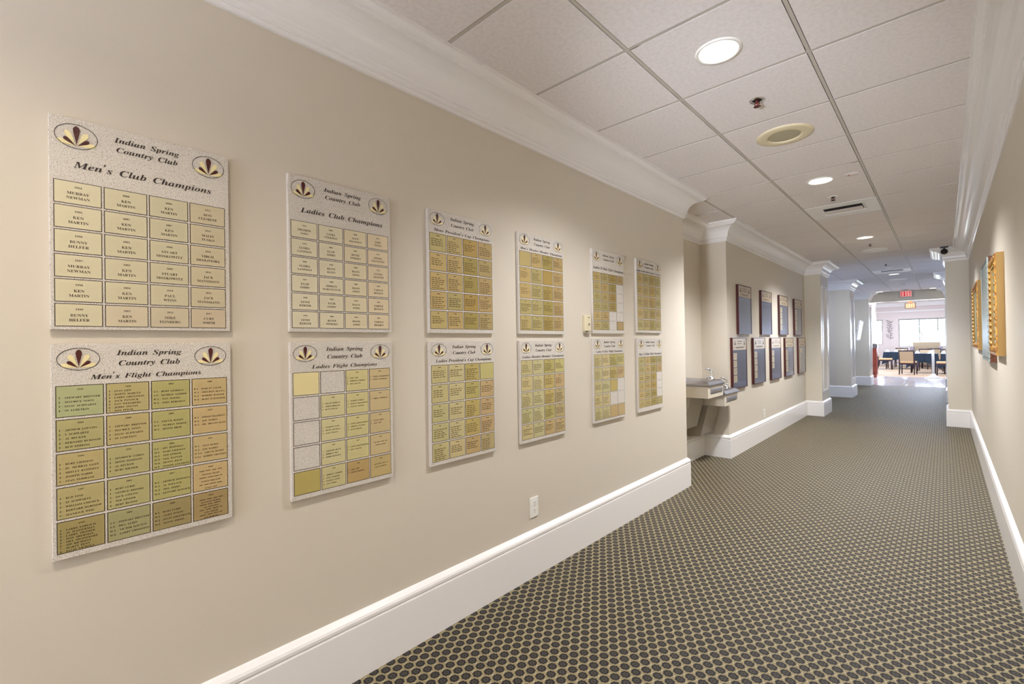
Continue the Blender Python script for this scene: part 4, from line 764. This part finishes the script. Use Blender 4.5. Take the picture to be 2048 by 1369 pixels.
# ------------------------------------------------------------------ thermostat and outlets
t = thing('thermostat', 'narrow cream thermostat on the wall beside the Ladies 9 Hole board', 'thermostat', (0, 2.596, 1.412))
mb = MB().bev((.0005, 0, .012), (.022, .070, .120), .003); obj('cover', mb, M['cream'], t)
mb = MB().prism([(.001, .006), (.069, .006), (.069, .012), (.058, -.004), (.012, -.004), (.001, .006)][0:1]+[(.069, .012), (.060, -.003), (.010, -.003), (.001, .012)], 0, .001, .020); obj('base', mb, M['edge'], t)
obj('lever', MB().box((.022, .038, .050), (.027, .046, .064)), M['darksteel'], t)
obj('scale_window', MB().box((.0215, .030, .100), (.0225, .052, .106)), M['darksteel'], t)
def outlet(loc, label):
    t = thing('wall_outlet', label, 'outlet', loc, group='duplex power outlets on the left walls')
    obj('cover_plate', MB().bev((.0003, 0, 0), (.0065, .0700, .1143), .002), M['whiteplastic'], t)
    for k in (.020, .062):
        rc = obj('receptacle', MB().bev((.006, .018, k), (.0082, .052, k+.033), .001), M['whiteplastic'], t)
        s_ = MB().box((.0080, .0285, k+.015), (.0085, .0305, k+.025)).box((.0080, .0395, k+.016), (.0085, .0415, k+.024)).lathe([(0, .0005), (.0028, .0004)], (.0082, .035, k+.0075), 10, axis=0)
        obj('slots', s_, M['shadow'], rc)
    obj('screw', MB().lathe([(0, .0018), (.003, .001)], (.0062, .035, .0575), 10, axis=0), M['steel'], t)
outlet((0, 2.028, .334), 'white duplex outlet low on the near wall above the baseboard')
outlet((-.05, 6.95, .290), 'small white outlet on the far wall below the dark wooden boards')

# ------------------------------------------------------------------ drinking fountains in the recess
def fountain(y0, ztop, label):
    t = thing('drinking_fountain', label, 'drinking fountain', (-.345, y0, 0), group='pair of wall drinking fountains in the recess')
    Wd, D = .44, .425; zb = ztop-.170
    # housing
    mb = MB().prism([(.001, zb+.055), (.001, ztop-.055), (D-.012, ztop-.055), (D-.012, zb), (.16, zb)], 1, .008, Wd-.008)
    obj('housing', mb, M['greysteel'], t)
    # basin with rolled rim and sunken bowl
    def ring(i, z): return [(i+.0, i, z), (D-i, i, z), (D-i, Wd-i, z), (i+.0, Wd-i, z)]
    mb = MB(); lv = [ring(.012, ztop-.056), ring(.0, ztop-.050), ring(-.004, ztop-.040), ring(.0, ztop-.028), ring(.022, ztop-.008), ring(.035, ztop-.001), ring(.055, ztop-.004), ring(.075, ztop-.030), ring(.10, ztop-.040)]
    vs = [tuple((max(p[0], .001), p[1], p[2])) for L_ in lv for p in L_]; fs = [(0, 3, 2, 1)]
    for a in range(len(lv)-1): fs += [(4*a+k, 4*a+(k+1) % 4, 4*a+4+(k+1) % 4, 4*a+4+k) for k in range(4)]
    fs.append(tuple(4*(len(lv)-1)+k for k in range(4)))
    mb.add(vs, fs); bn = obj('basin', mb, M['steel'], t)
    obj('drain', MB().lathe([(.02, .001), (.018, .003), (0, .001)], (.22, .2, ztop-.040), 16), M['darksteel'], bn)
    # push bar
    pb = obj('push_bar', MB().box((D-.0125, .075, zb+.040), (D-.009, Wd-.045, zb+.092)), M['darksteel'], t)
    obj('grip', MB().prism([(D-.009, zb+.046), (D-.009, zb+.088), (D-.002, zb+.080), (D+.0, zb+.060)], 1, .083, Wd-.053), M['steel'], pb)
    # bubbler with mouth guard
    bx, by = D-.10, Wd-.085
    mb = MB().lathe([(.030, -.012), (.027, 0), (.018, .010), (.012, .020)], (bx, by, ztop), 16)
    pts = [(bx, by, ztop+.012), (bx+.004, by+.012, ztop+.04), (bx-.002, by+.016, ztop+.07), (bx-.018, by+.008, ztop+.095), (bx-.04, by-.006, ztop+.108), (bx-.062, by-.02, ztop+.106)]
    bb = obj('bubbler', mb, M['chrome'], t); obj('mouth_guard', MB().tube(pts, [.011, .011, .010, .010, .009, .007], 8).tube([(bx-.05, by-.03, ztop+.012), (bx-.01, by-.01, ztop+.022), (bx+.002, by+.002, ztop+.018)], [.008, .012, .012], 8), M['chrome'], bb)
    # sloping apron below
    x1, x2 = .235, .145; z2 = zb-.345
    mb = MB(); a, b = .035, Wd-.035
    mb.add([(.001, a, zb+.05), (x1, a, zb+.0005), (x2, a, z2), (.001, a, z2-.02), (.001, b, zb+.05), (x1, b, zb+.0005), (x2, b, z2), (.001, b, z2-.02)],
           [(0, 1, 2, 3), (7, 6, 5, 4), (1, 5, 6, 2), (2, 6, 7, 3), (0, 4, 5, 1)])
    ap = obj('apron', mb, M['apron'], t)
    n_ = Vector((1, 0, -.26)).normalized()
    obj('button', MB().lathe([(.017, -.002), (.016, .004), (.011, .004), (.010, .001), (0, .001)], (0, 0, 0), 16, axis=0), M['steel'], ap, (x2+.018, b-.045, z2+.065))
    return t
fountain(4.625, .948, 'higher steel drinking fountain in the recess, nearer the viewer')
fountain(5.085, .822, 'lower steel drinking fountain in the recess, on the far side')

# ------------------------------------------------------------------ dark wooden boards on the far left wall
def wood_board(y0, z0, w_, h_, label, plates, second=0):
    t = thing('wooden_award_board', label, 'plaque', (-.05, y0, z0), group='dark wooden boards with black panels on the far wall')
    D = .030; e = .008
    mb = MB().box((.0005, 0, 0), (D-.008, w_, h_))
    obj('backing', mb, M['mahog'], t)
    fr = MB()
    for a, b in (((D-.012, 0, 0), (D, e, h_)), ((D-.012, w_-e, 0), (D, w_, h_)), ((D-.012, e, 0), (D, w_-e, e)), ((D-.012, e, h_-e), (D, w_-e, h_))): fr.box(a, b)
    obj('edging', fr, M['mahog'], t)
    obj('black_panel', MB().box((D-.0085, e, e), (D-.004, w_-e, h_-.148)), M['slate'], t)
    hp = obj('header_plate', MB().box((D-.0085, e+.002, h_-.145), (D-.003, w_-e-.002, h_-e-.002)), M['headplate'], t)
    mb = MB(); x = D-.0025; rn = random.Random(int(y0*1000))
    for k in range(2): dashes(mb, w_*.34, w_*.66, h_-.048-.026*k, .010, x=x, rnd=rn)
    dashes(mb, w_*.22, w_*.78, h_-.122, .012, x=x, rnd=rn)
    for uc in (w_*.17, w_*.83):
        for an, L_, q_ in ((0, .062, .010), (-38, .036, .008), (38, .036, .008)):
            a = math.radians(an); bx, bz = uc, h_-.092
            mb.add([(x, bx, bz), (x, bx+math.sin(a)*L_*.7+math.cos(a)*q_, bz+math.cos(a)*L_*.7-math.sin(a)*q_), (x, bx+math.sin(a)*L_, bz+math.cos(a)*L_), (x, bx+math.sin(a)*L_*.7-math.cos(a)*q_, bz+math.cos(a)*L_*.7+math.sin(a)*q_)], [(0, 1, 2, 3)])
    hd = obj('heading', mb, M['black'], hp, fix=False); hd['kind'] = 'stuff'
    for k in range(plates):
        pz = h_-.175-.084-k*.088
        if pz < .012: break
        p = obj('name_plate', MB().box((D-.0045, .036, pz), (D-.0028, .036+.112, pz+.078)), M['smallplate'], t)
        en = MB(); 
        for j in range(3): dashes(en, .048, rn.uniform(.10, .135), pz+.058-.018*j, .007, x=D-.0026, rnd=rn)
        obj('engraving', en, M['engr'], p, fix=False)
    for k in range(second): obj('name_plate', MB().box((D-.0045, .156, h_-.175-.084-k*.088), (D-.0028, .156+.112, h_-.175-.006-k*.088)), M['smallplate'], t)
ww, hh = .505, .600
for i, (y, pl) in enumerate(((5.905, 0), (6.862, 0), (7.800, 4), (8.755, 4))):
    lb = ['dark wooden award board with empty black panel, upper row, nearest the fountains', 'dark wooden award board with empty black panel, second in upper row',
          'dark wooden award board with name plates, third in upper row', 'dark wooden award board at the column, upper row'][i]
    wood_board(y, 1.424, ww, .598, lb, pl)
for i, (y, pl, s2) in enumerate(((5.665, 4, 0), (6.478, 4, 0), (7.310, 3, 0), (8.105, 4, 0), (8.985, 4, 1))):
    lb = ['dark wooden award board in lower row, just above the drinking fountains', 'dark wooden award board in lower row, second from the fountains', 'dark wooden award board in lower row, in the middle of five',
          'dark wooden award board in lower row, fourth from the fountains', 'dark wooden award board in lower row, at the column'][i]
    wood_board(y, .780, ww+.02, .600, lb, pl, s2)

# ------------------------------------------------------------------ framed pictures on the right wall
def frame(y0, y1, z0, z1, label, kind):
    t = thing('picture_frame', label, 'framed picture', (2.055, y0, z0), group='ornate frames on the right wall')
    w_, h_ = y1-y0, z1-z0; D = .036; e = .062
    mats = {'gold': (M['goldside'], M['gold']), 'dark': (M['darkgold'], M['silver'])}[kind]
    mb = MB()
    for a, b in (((-D, 0, 0), (-.0005, e, h_)), ((-D, w_-e, 0), (-.0005, w_, h_)), ((-D, e, 0), (-.0005, w_-e, e)), ((-D, e, h_-e), (-.0005, w_-e, h_))): mb.box(a, b)
    obj('moulding', mb, mats[0], t)
    lip = MB(); o = .012
    for a, b in (((-D-.008, .006, .006), (-D, .022, h_-.006)), ((-D-.008, w_-.022, .006), (-D, w_-.006, h_-.006)), ((-D-.008, .022, .006), (-D, w_-.022, .022)), ((-D-.008, .022, h_-.022), (-D, w_-.022, h_-.006))): lip.box(a, b)
    obj('rim', lip, mats[1], t)
    bd = MB(); n1, n2 = int(h_/.042), int(w_/.042)
    def bead(y, z): bd.lathe([(.017, 0), (.015, -.006), (.009, -.011), (0, -.013)], (-D, y, z), 8, axis=0)
    for k in range(n1):
        z = .03+(h_-.06)*k/(n1-1); bead(.042, z); bead(w_-.042, z)
    for k in range(1, n2-1):
        y = .042+(w_-.084)*k/(n2-1); bead(y, .036); bead(y, h_-.036)
    if kind == 'dark':
        bd = MB(); [bd.lathe([(.016, 0), (.014, -.005), (.008, -.009), (0, -.010)], (-D, .02, .03+.04*k), 8, axis=0) for k in range(int((h_-.05)/.04))]
    obj('beading', bd, mats[1] if kind == 'gold' else M['darkgold'], t)
    obj('picture' if kind == 'gold' else 'mirror', MB().box((-.024, e, e), (-.016, w_-e, h_-e)) if kind == 'gold' else MB().bev((-D-.006, .045, .03), (-D+.004, w_-.01, h_-.03), .003), M['canvas'] if kind == 'gold' else M['silver'], t)
frame(4.27, 4.83, 1.218, 1.882, 'gold ornate picture frame on the right wall, nearest the viewer', 'gold')
frame(4.95, 5.72, 1.150, 1.945, 'dark ornate framed mirror between the two gold frames', 'dark')
frame(6.48, 7.55, 1.217, 1.906, 'gold ornate picture frame on the right wall, farthest from the viewer', 'gold')

# ------------------------------------------------------------------ exit signs
def exit_sign(loc, w_, h_, face, letters, label, stem):
    t = thing('exit_sign', label, 'exit sign', loc, group='hanging exit signs')
    obj('housing', MB().bev((-w_/2, -.02, 0), (w_/2, .02, h_), .004), M['exitbox'], t)
    obj('face', MB().box((-w_/2+.03, -.0225, .02), (w_/2-.03, -.0195, h_-.02)), face, t)
    L_ = MB(); x = -w_/2+.042; cw = (w_-.076)/4; lw = cw*.78; y0, y1 = -.025, -.0224; z0, z1 = h_*.17, h_*.83; st = .016
    def bx(a, b, c, d_): L_.box((a, y0, b), (c, y1, d_))
    bx(x, z0, x+st, z1)
    for zz in (z0, (z0+z1)/2-st/2, z1-st): bx(x+st, zz, x+lw, zz+st)
    x += cw; L_.prism([(x, z0), (x+st*1.2, z0), (x+lw, z1), (x+lw-st*1.2, z1)], 1, y0, y1).prism([(x, z1), (x+st*1.2, z1), (x+lw, z0), (x+lw-st*1.2, z0)], 1, y0, y1)
    x += cw; bx(x+lw/2-st/2, z0, x+lw/2+st/2, z1)
    x += cw; bx(x+lw/2-st/2, z0, x+lw/2+st/2, z1-st); bx(x, z1-st, x+lw, z1)
    obj('lettering', L_, letters, t)
    obj('canopy', MB().box((-.05, -.015, h_), (.05, .015, h_+stem)), M['exitbox'] if stem < .05 else face, t)
exit_sign((1.01, 16.96, 2.49), .30, .19, M['exitface'], M['exitred'], 'red lit exit sign at the end of the corridor ceiling', .0145)
exit_sign((.98, 20.0, 2.32), .29, .185, M['exitorange'], M['exityellow'], 'orange lit exit sign hanging beyond the opening', .59)

# ------------------------------------------------------------------ tilted screen in the last bay
t = thing('wall_screen', 'bright tilted screen hanging before the third left column', 'screen', (0, 15.75, 1.30))
mb = MB().box((-.02, 0, 0), (.015, .72, .56)); obj('casing', mb, M['white'], t)
obj('display', MB().box((.0149, .03, .04), (.0165, .69, .53)), M['screen'], t)
obj('wall_arm', MB().tube([(-.02, .36, .28), (-.7, .36, .34), (-1.395, .36, .34)], .018, 8), M['steel'], t)
t.rotation_euler = (0, math.radians(9), 0)

# ------------------------------------------------------------------ dining room shell
YB = 30.0
mb = MB()
WIN = [(-2.4, -.5, 1.06, 2.3), (.125, 3.3, .93, 2.3)]
xs = [-4, -2.4, -.5, .125, 3.3, 6]
for i in range(5):
    a, b = xs[i], xs[i+1]
    hit = [w_ for w_ in WIN if abs(w_[0]-a) < .01]
    if hit: mb.box((a, YB, 0), (b, YB+.15, hit[0][2])).box((a, YB, hit[0][3]), (b, YB+.15, 3.2))
    else: mb.box((a, YB, 0), (b, YB+.15, 3.2))
struct('wall_dining_back', mb, M['dinwall'])
struct('trim_4', MB().box((-4, YB-.09, 3.0), (6, YB, 3.1)).box((-4, YB-.05, 2.93), (6, YB, 3.0)).box((-4, YB-.03, 2.66), (6, YB, 2.71)), M['white'])
glassm = mat('window_glass', (1, 1, 1, 1), .02); gt = glassm.node_tree
g1, g2, gm, gf = [gt.nodes.new('ShaderNode'+n_) for n_ in ('BsdfTransparent', 'BsdfGlossy', 'MixShader', 'Fresnel')]
g2.inputs['Roughness'].default_value = .02; gf.inputs['IOR'].default_value = 1.45
gt.links.new(gf.outputs[0], gm.inputs[0]); gt.links.new(g1.outputs[0], gm.inputs[1]); gt.links.new(g2.outputs[0], gm.inputs[2])
gt.links.new(gm.outputs[0], gt.nodes['Material Output'].inputs['Surface'])
for n_, (x0, x1, z0, z1), mull in ((1, WIN[0], (-1.45,)), (2, WIN[1], (.90, 1.56, 2.4))):
    f = MB(); t_ = .035
    f.box((x0, YB+.02, z0), (x0+t_, YB+.1, z1)).box((x1-t_, YB+.02, z0), (x1, YB+.1, z1)).box((x0+t_, YB+.02, z0), (x1-t_, YB+.1, z0+t_)).box((x0+t_, YB+.02, z1-.05), (x1-t_, YB+.1, z1))
    wo = struct('window_%d' % n_, f, M['winframe'])
    for mx in mull: obj('mullion', MB().box((mx-.018, YB+.025, z0+t_), (mx+.018, YB+.095, z1-.05)), M['winframe'], wo)
    e_ = [x0+t_]+list(mull)+[x1-t_]
    for a, b in zip(e_[:-1], e_[1:]): obj('pane', MB().box((a+.018, YB+.058, z0+t_), (b-.018, YB+.062, z1-.05)), glassm, wo)
struct('ground_outside', MB().box((-60, 30.3, -.6), (60, 140, -.5)), M['lawn'])
struct('column_dining', MB().box((-.62, 21.9, 0), (-.11, 22.4, 3.1)), M['column'])

# ------------------------------------------------------------------ dining furniture
t = thing('host_podium', 'reddish wooden host podium at the dining room entrance', 'podium', (-.13, 20.55, 0))
obj('body', MB().bev((-.25, -.18, .12), (.18, .18, 1.02), .006), M['cherry'], t)
obj('plinth', MB().bev((-.22, -.16, 0), (.155, .16, .12), .006), M['cherry'], t)
obj('base_moulding', MB().bev((-.265, -.195, .115), (.195, .195, .155), .008), M['cherry'], t)
obj('side_panel', MB().box((-.19, -.186, .22), (.12, -.179, .92)), M['cherry'], t)
obj('top', MB().prism([(-.2, 1.02), (.2, 1.02), (.2, 1.10), (-.2, 1.17)], 0, -.27, .20), M['darksteel'], t)

t = thing('stanchion', 'white metal stanchion pole on a cone base at the entrance', 'stanchion', (1.49, 20.85, 0))
M['whiteplastic'], _wp = mat('grey_white_enamel', srgb(188, 188, 182), .4), M['whiteplastic']
obj('base', MB().lathe([(.23, 0), (.23, .02), (.12, .06), (.05, .13), (.035, .16)], n=28), M['whiteplastic'], t)
obj('pole', MB().tube([(0, 0, .14), (0, 0, .93)], .034, 12), M['whiteplastic'], t)
obj('top_cap', MB().lathe([(.036, .93), (.036, .945), (.02, .955), (0, .957)], n=16), M['whiteplastic'], t)

M['whiteplastic'] = _wp
def make_chair(label, loc, rz):
    """chair facing +y in local space"""
    t = thing('dining_chair', label, 'chair', loc, rz, 'dark wood dining chairs with tan upholstery')
    Wc = .46
    for sx in (-1, 1):
        x = sx*(Wc/2-.02)
        obj('front_leg', MB().tube([(x, .22, .40), (x*1.02, .235, 0)], [.022, .016], 8), M['chairwood'], t)
        obj('rear_post', MB().tube([(x*1.02, -.28, 0), (x, -.21, .25), (x, -.21, .48), (x, -.27, .72), (x, -.31, .90)], [.016, .022, .024, .021, .018], 8), M['chairwood'], t)
    obj('apron', MB().box((-Wc/2+.01, -.22, .37), (Wc/2-.01, .235, .425)), M['chairwood'], t)
    obj('seat', MB().bev((-Wc/2, -.22, .425), (Wc/2, .25, .49), .022), M['seatfab'], t)
    b = MB(); pr = []
    vs = []
    for i in range(6):
        z = .50+.36*i/5; y = -.215-.085*(i/5)
        vs += [(-Wc/2+.035, y-.018, z), (Wc/2-.035, y-.018, z), (Wc/2-.035, y+.018, z), (-Wc/2+.035, y+.018, z)]
    fs = [(0, 1, 2, 3), (20, 21, 22, 23)]
    for i in range(5): fs += [(4*i+k, 4*i+(k+1) % 4, 4*i+4+(k+1) % 4, 4*i+4+k) for k in range(4)]
    b.add(vs, fs); obj('backrest', b, M['chairfab'], t)
    obj('top_rail', MB().bev((-Wc/2+.0, -.325, .86), (Wc/2-.0, -.285, .905), .008), M['chairwood'], t)
    obj('stretcher', MB().box((-Wc/2+.03, -.02, .2), (Wc/2-.03, .0, .22)), M['chairwood'], t)
    return t
def make_table(x, y, w_, d_, label, group='tables under dark cloths in the dining room'):
    t = thing('dining_table', label, 'table', (x, y, 0), group=group)
    obj('tabletop', MB().bev((-w_/2, -d_/2, .715), (w_/2, d_/2, .745), .005), M['chairwood'], t)
    for sx in (-1, 1):
        for sy in (-1, 1): obj('leg', MB().tube([(sx*(w_/2-.06), sy*(d_/2-.06), .715), (sx*(w_/2-.06), sy*(d_/2-.06), 0)], .022, 8), M['chairwood'], t)
    # cloth: top plus hanging skirt, lower at the corners
    n = 10; mb = MB(); ring = []
    per = [(-1+2*k/n, -1) for k in range(n)]+[(1, -1+2*k/n) for k in range(n)]+[(1-2*k/n, 1) for k in range(n)]+[(-1, 1-2*k/n) for k in range(n)]
    N_ = len(per); o = len(mb.v)
    for j, (dz, ex) in enumerate(((.750, 0), (.746, .008), (.60, .018), (.42, .03))):
        for k, (a, b) in enumerate(per):
            cn = abs(a*b)**2; wv = .008*math.sin(k*1.9)*j
            z = dz-(cn*.24 if j == 3 else cn*.1 if j == 2 else 0)
            f_ = ex+wv+cn*.02*j
            mb.v.append((a*(w_/2+f_), b*(d_/2+f_), z))
    for j in range(3):
        for k in range(N_):
            k2 = (k+1) % N_; mb.face((o+j*N_+k, o+j*N_+k2, o+(j+1)*N_+k2, o+(j+1)*N_+k), 0, False)
    mb.face([o+k for k in range(N_)], 0)
    c = obj('tablecloth', mb, M['cloth'], None, (x, y, 0)); tag(c, label.replace('table', 'cloth', 1) if False else 'dark blue cloth draped over the '+label.split(' under')[0], 'tablecloth', 'dark tablecloths in the dining room')
    return t
make_table(.30, 27.0, 1.0, .95, 'left dining table under dark cloth, beyond the podium')
make_table(1.16, 24.0, .80, .80, 'middle dining table under dark cloth, by the stanchion')
make_table(2.16, 23.8, .90, .80, 'right dining table under dark cloth, at the door edge')
make_table(1.45, 27.75, .95, .95, 'rear dining table under dark cloth, near the windows')
ch = make_chair('dining chair seen from behind in front of the middle table', (.77, 22.7, 0), math.radians(-6))
for (x, y, a, lb) in ((-.14, 26.0, -90, 'dining chair seen from the side, right of the podium'), (1.80, 22.68, 90, 'dining chair partly hidden by the right column edge'),
    (.30, 28.1, 178, 'dining chair behind the left table'), (1.2, 25.2, 176, 'dining chair on the far side of the middle table'),
    (-.95, 28.6, -140, 'dining chair at the far left, behind the left table'), (1.95, 24.9, 185, 'dining chair on the far side of the right table'), (1.45, 26.75, 0, 'dining chair before the rear table near the windows')):
    dup(ch, (x, y, 0), math.radians(a), lb)
def napkin(x, y, label):
    mb = MB(); n = 10; 
    for k in range(n):
        a = 2*PI*k/n; mb.v.append((.07*math.cos(a)*(1+.25*(k % 2)), .07*math.sin(a)*(1+.25*(k % 2)), 0))
    for k in range(n):
        a = 2*PI*k/n; mb.v.append((.035*math.cos(a), .035*math.sin(a), .07+.03*(k % 2)))
    for k in range(n): mb.face((k, (k+1) % n, n+(k+1) % n, n+k))
    mb.face(list(range(n))[::-1]); mb.face(list(range(n, 2*n)))
    tag(obj('folded_napkin', mb, M['napkin'], None, (x, y, .7515)), label, 'napkin', 'folded white napkins on the dining tables')
for (x, y, tb) in ((-.1, 26.75, 'left side of the left table'), (.2, 26.8, 'middle of the left table'), (.42, 26.75, 'right side of the left table'), (1.38, 23.85, 'middle table, beside the stanchion'), (1.0, 24.1, 'middle table, left of centre'),
                   (1.75, 23.6, 'near left corner of the right table'), (2.0, 23.8, 'centre of the right table'), (1.25, 27.6, 'rear table, left half'), (1.6, 27.6, 'rear table, right half')):
    napkin(x, y, 'folded white napkin standing on the '+tb)
# settee and wall ornament at the windows
t = thing('upholstered_settee', 'pale high-backed settee standing before the right window', 'settee', (1.15, 29.2, 0))
obj('seat', MB().bev((-.5, -.35, .12), (.5, .2, .48), .04), M['chairfab'], t)
obj('backrest', MB().bev((-.5, .2, .12), (.5, .38, 1.16), .04), M['chairfab'], t)
for sx in (-1, 1): obj('arm', MB().bev((sx*.5-.07, -.35, .12), (sx*.5+.07, .36, .98), .04), M['iron'], t)
for sx in (-1, 1): obj('leg', MB().tube([(sx*.45, -.3, .12), (sx*.45, -.3, 0)], .02, 8), M['chairwood'], t)
t = thing('wall_ornament', 'dark metal leafy branch ornament on the wall between the windows', 'ornament', (-.22, YB-.005, 1.30))
obj('stem', MB().tube([(0, -.012, 0), (.03, -.014, .25), (-.02, -.012, .5), (.02, -.014, .75), (0, -.012, .95)], .009, 6), M['iron'], t)
rn = random.Random(3)
for k in range(16):
    z = .05+.055*k; s_ = -1 if k % 2 else 1; a = rn.uniform(.2, .9); L_ = rn.uniform(.12, .2)
    p0 = (.0, -.013, z); p1 = (s_*L_*math.cos(a), -.02, z+L_*math.sin(a))
    m_ = ((p0[0]+p1[0])/2, -.03, (p0[2]+p1[2])/2); nx, nz = -math.sin(a)*.02, math.cos(a)*.02*s_
    obj('leaf', MB().add([p0, (m_[0]+nx, -.018, m_[2]+nz), p1, (m_[0]-nx, -.018, m_[2]-nz), m_], [(0, 1, 4), (1, 2, 4), (2, 3, 4), (3, 0, 4)]), M['iron'], t, fix=False)

# ------------------------------------------------------------------ trees beyond the windows
def tree(x, y, h_, r, label, seed):
    rn = random.Random(seed); t = thing('broadleaf_tree', label, 'tree', (x, y, -.5), group='trees beyond the dining room windows')
    obj('trunk', MB().tube([(0, 0, 0), (.1, 0, h_*.3), (0, .1, h_*.6)], [.22, .17, .1], 8), M['bark'], t)
    bm = bmesh.new()
    for k in range(260):
        a, b, q_ = rn.uniform(0, 2*PI), rn.uniform(-1, 1), rn.uniform(.55, 1)
        c = Vector((math.cos(a)*math.sqrt(1-b*b)*r*q_, math.sin(a)*math.sqrt(1-b*b)*r*q_, h_*.68+b*r*.85*q_)); s = rn.uniform(.25, .5)
        for j in range(5):
            n = Vector((rn.gauss(0, 1), rn.gauss(0, 1), rn.gauss(0, 1))).normalized(); u_ = n.orthogonal().normalized()*s*.5; v_ = n.cross(u_)*.6
            cc = c+Vector((rn.gauss(0, s), rn.gauss(0, s), rn.gauss(0, s)))*.6
            bm.faces.new([bm.verts.new(cc+u_), bm.verts.new(cc+v_), bm.verts.new(cc-u_), bm.verts.new(cc-v_)])
    me = bpy.data.meshes.new('foliage'); bm.to_mesh(me); bm.free(); me.materials.append(M['leaf'])
    o = bpy.data.objects.new('foliage', me); COL.objects.link(o); o.parent = t; o['kind'] = 'stuff'
tree(.2, 62, 5.2, 2.0, 'small pale tree seen in the left pane of the right window', 1)
tree(3.4, 72, 8.0, 3.0, 'tall pale tree seen in the middle pane of the right window', 2)
tree(-5.2, 64, 6.0, 2.4, 'pale tree seen through the left dining window', 4)
tree(9.5, 60, 8.0, 3.2, 'pale tree at the right edge of the dining windows', 5)
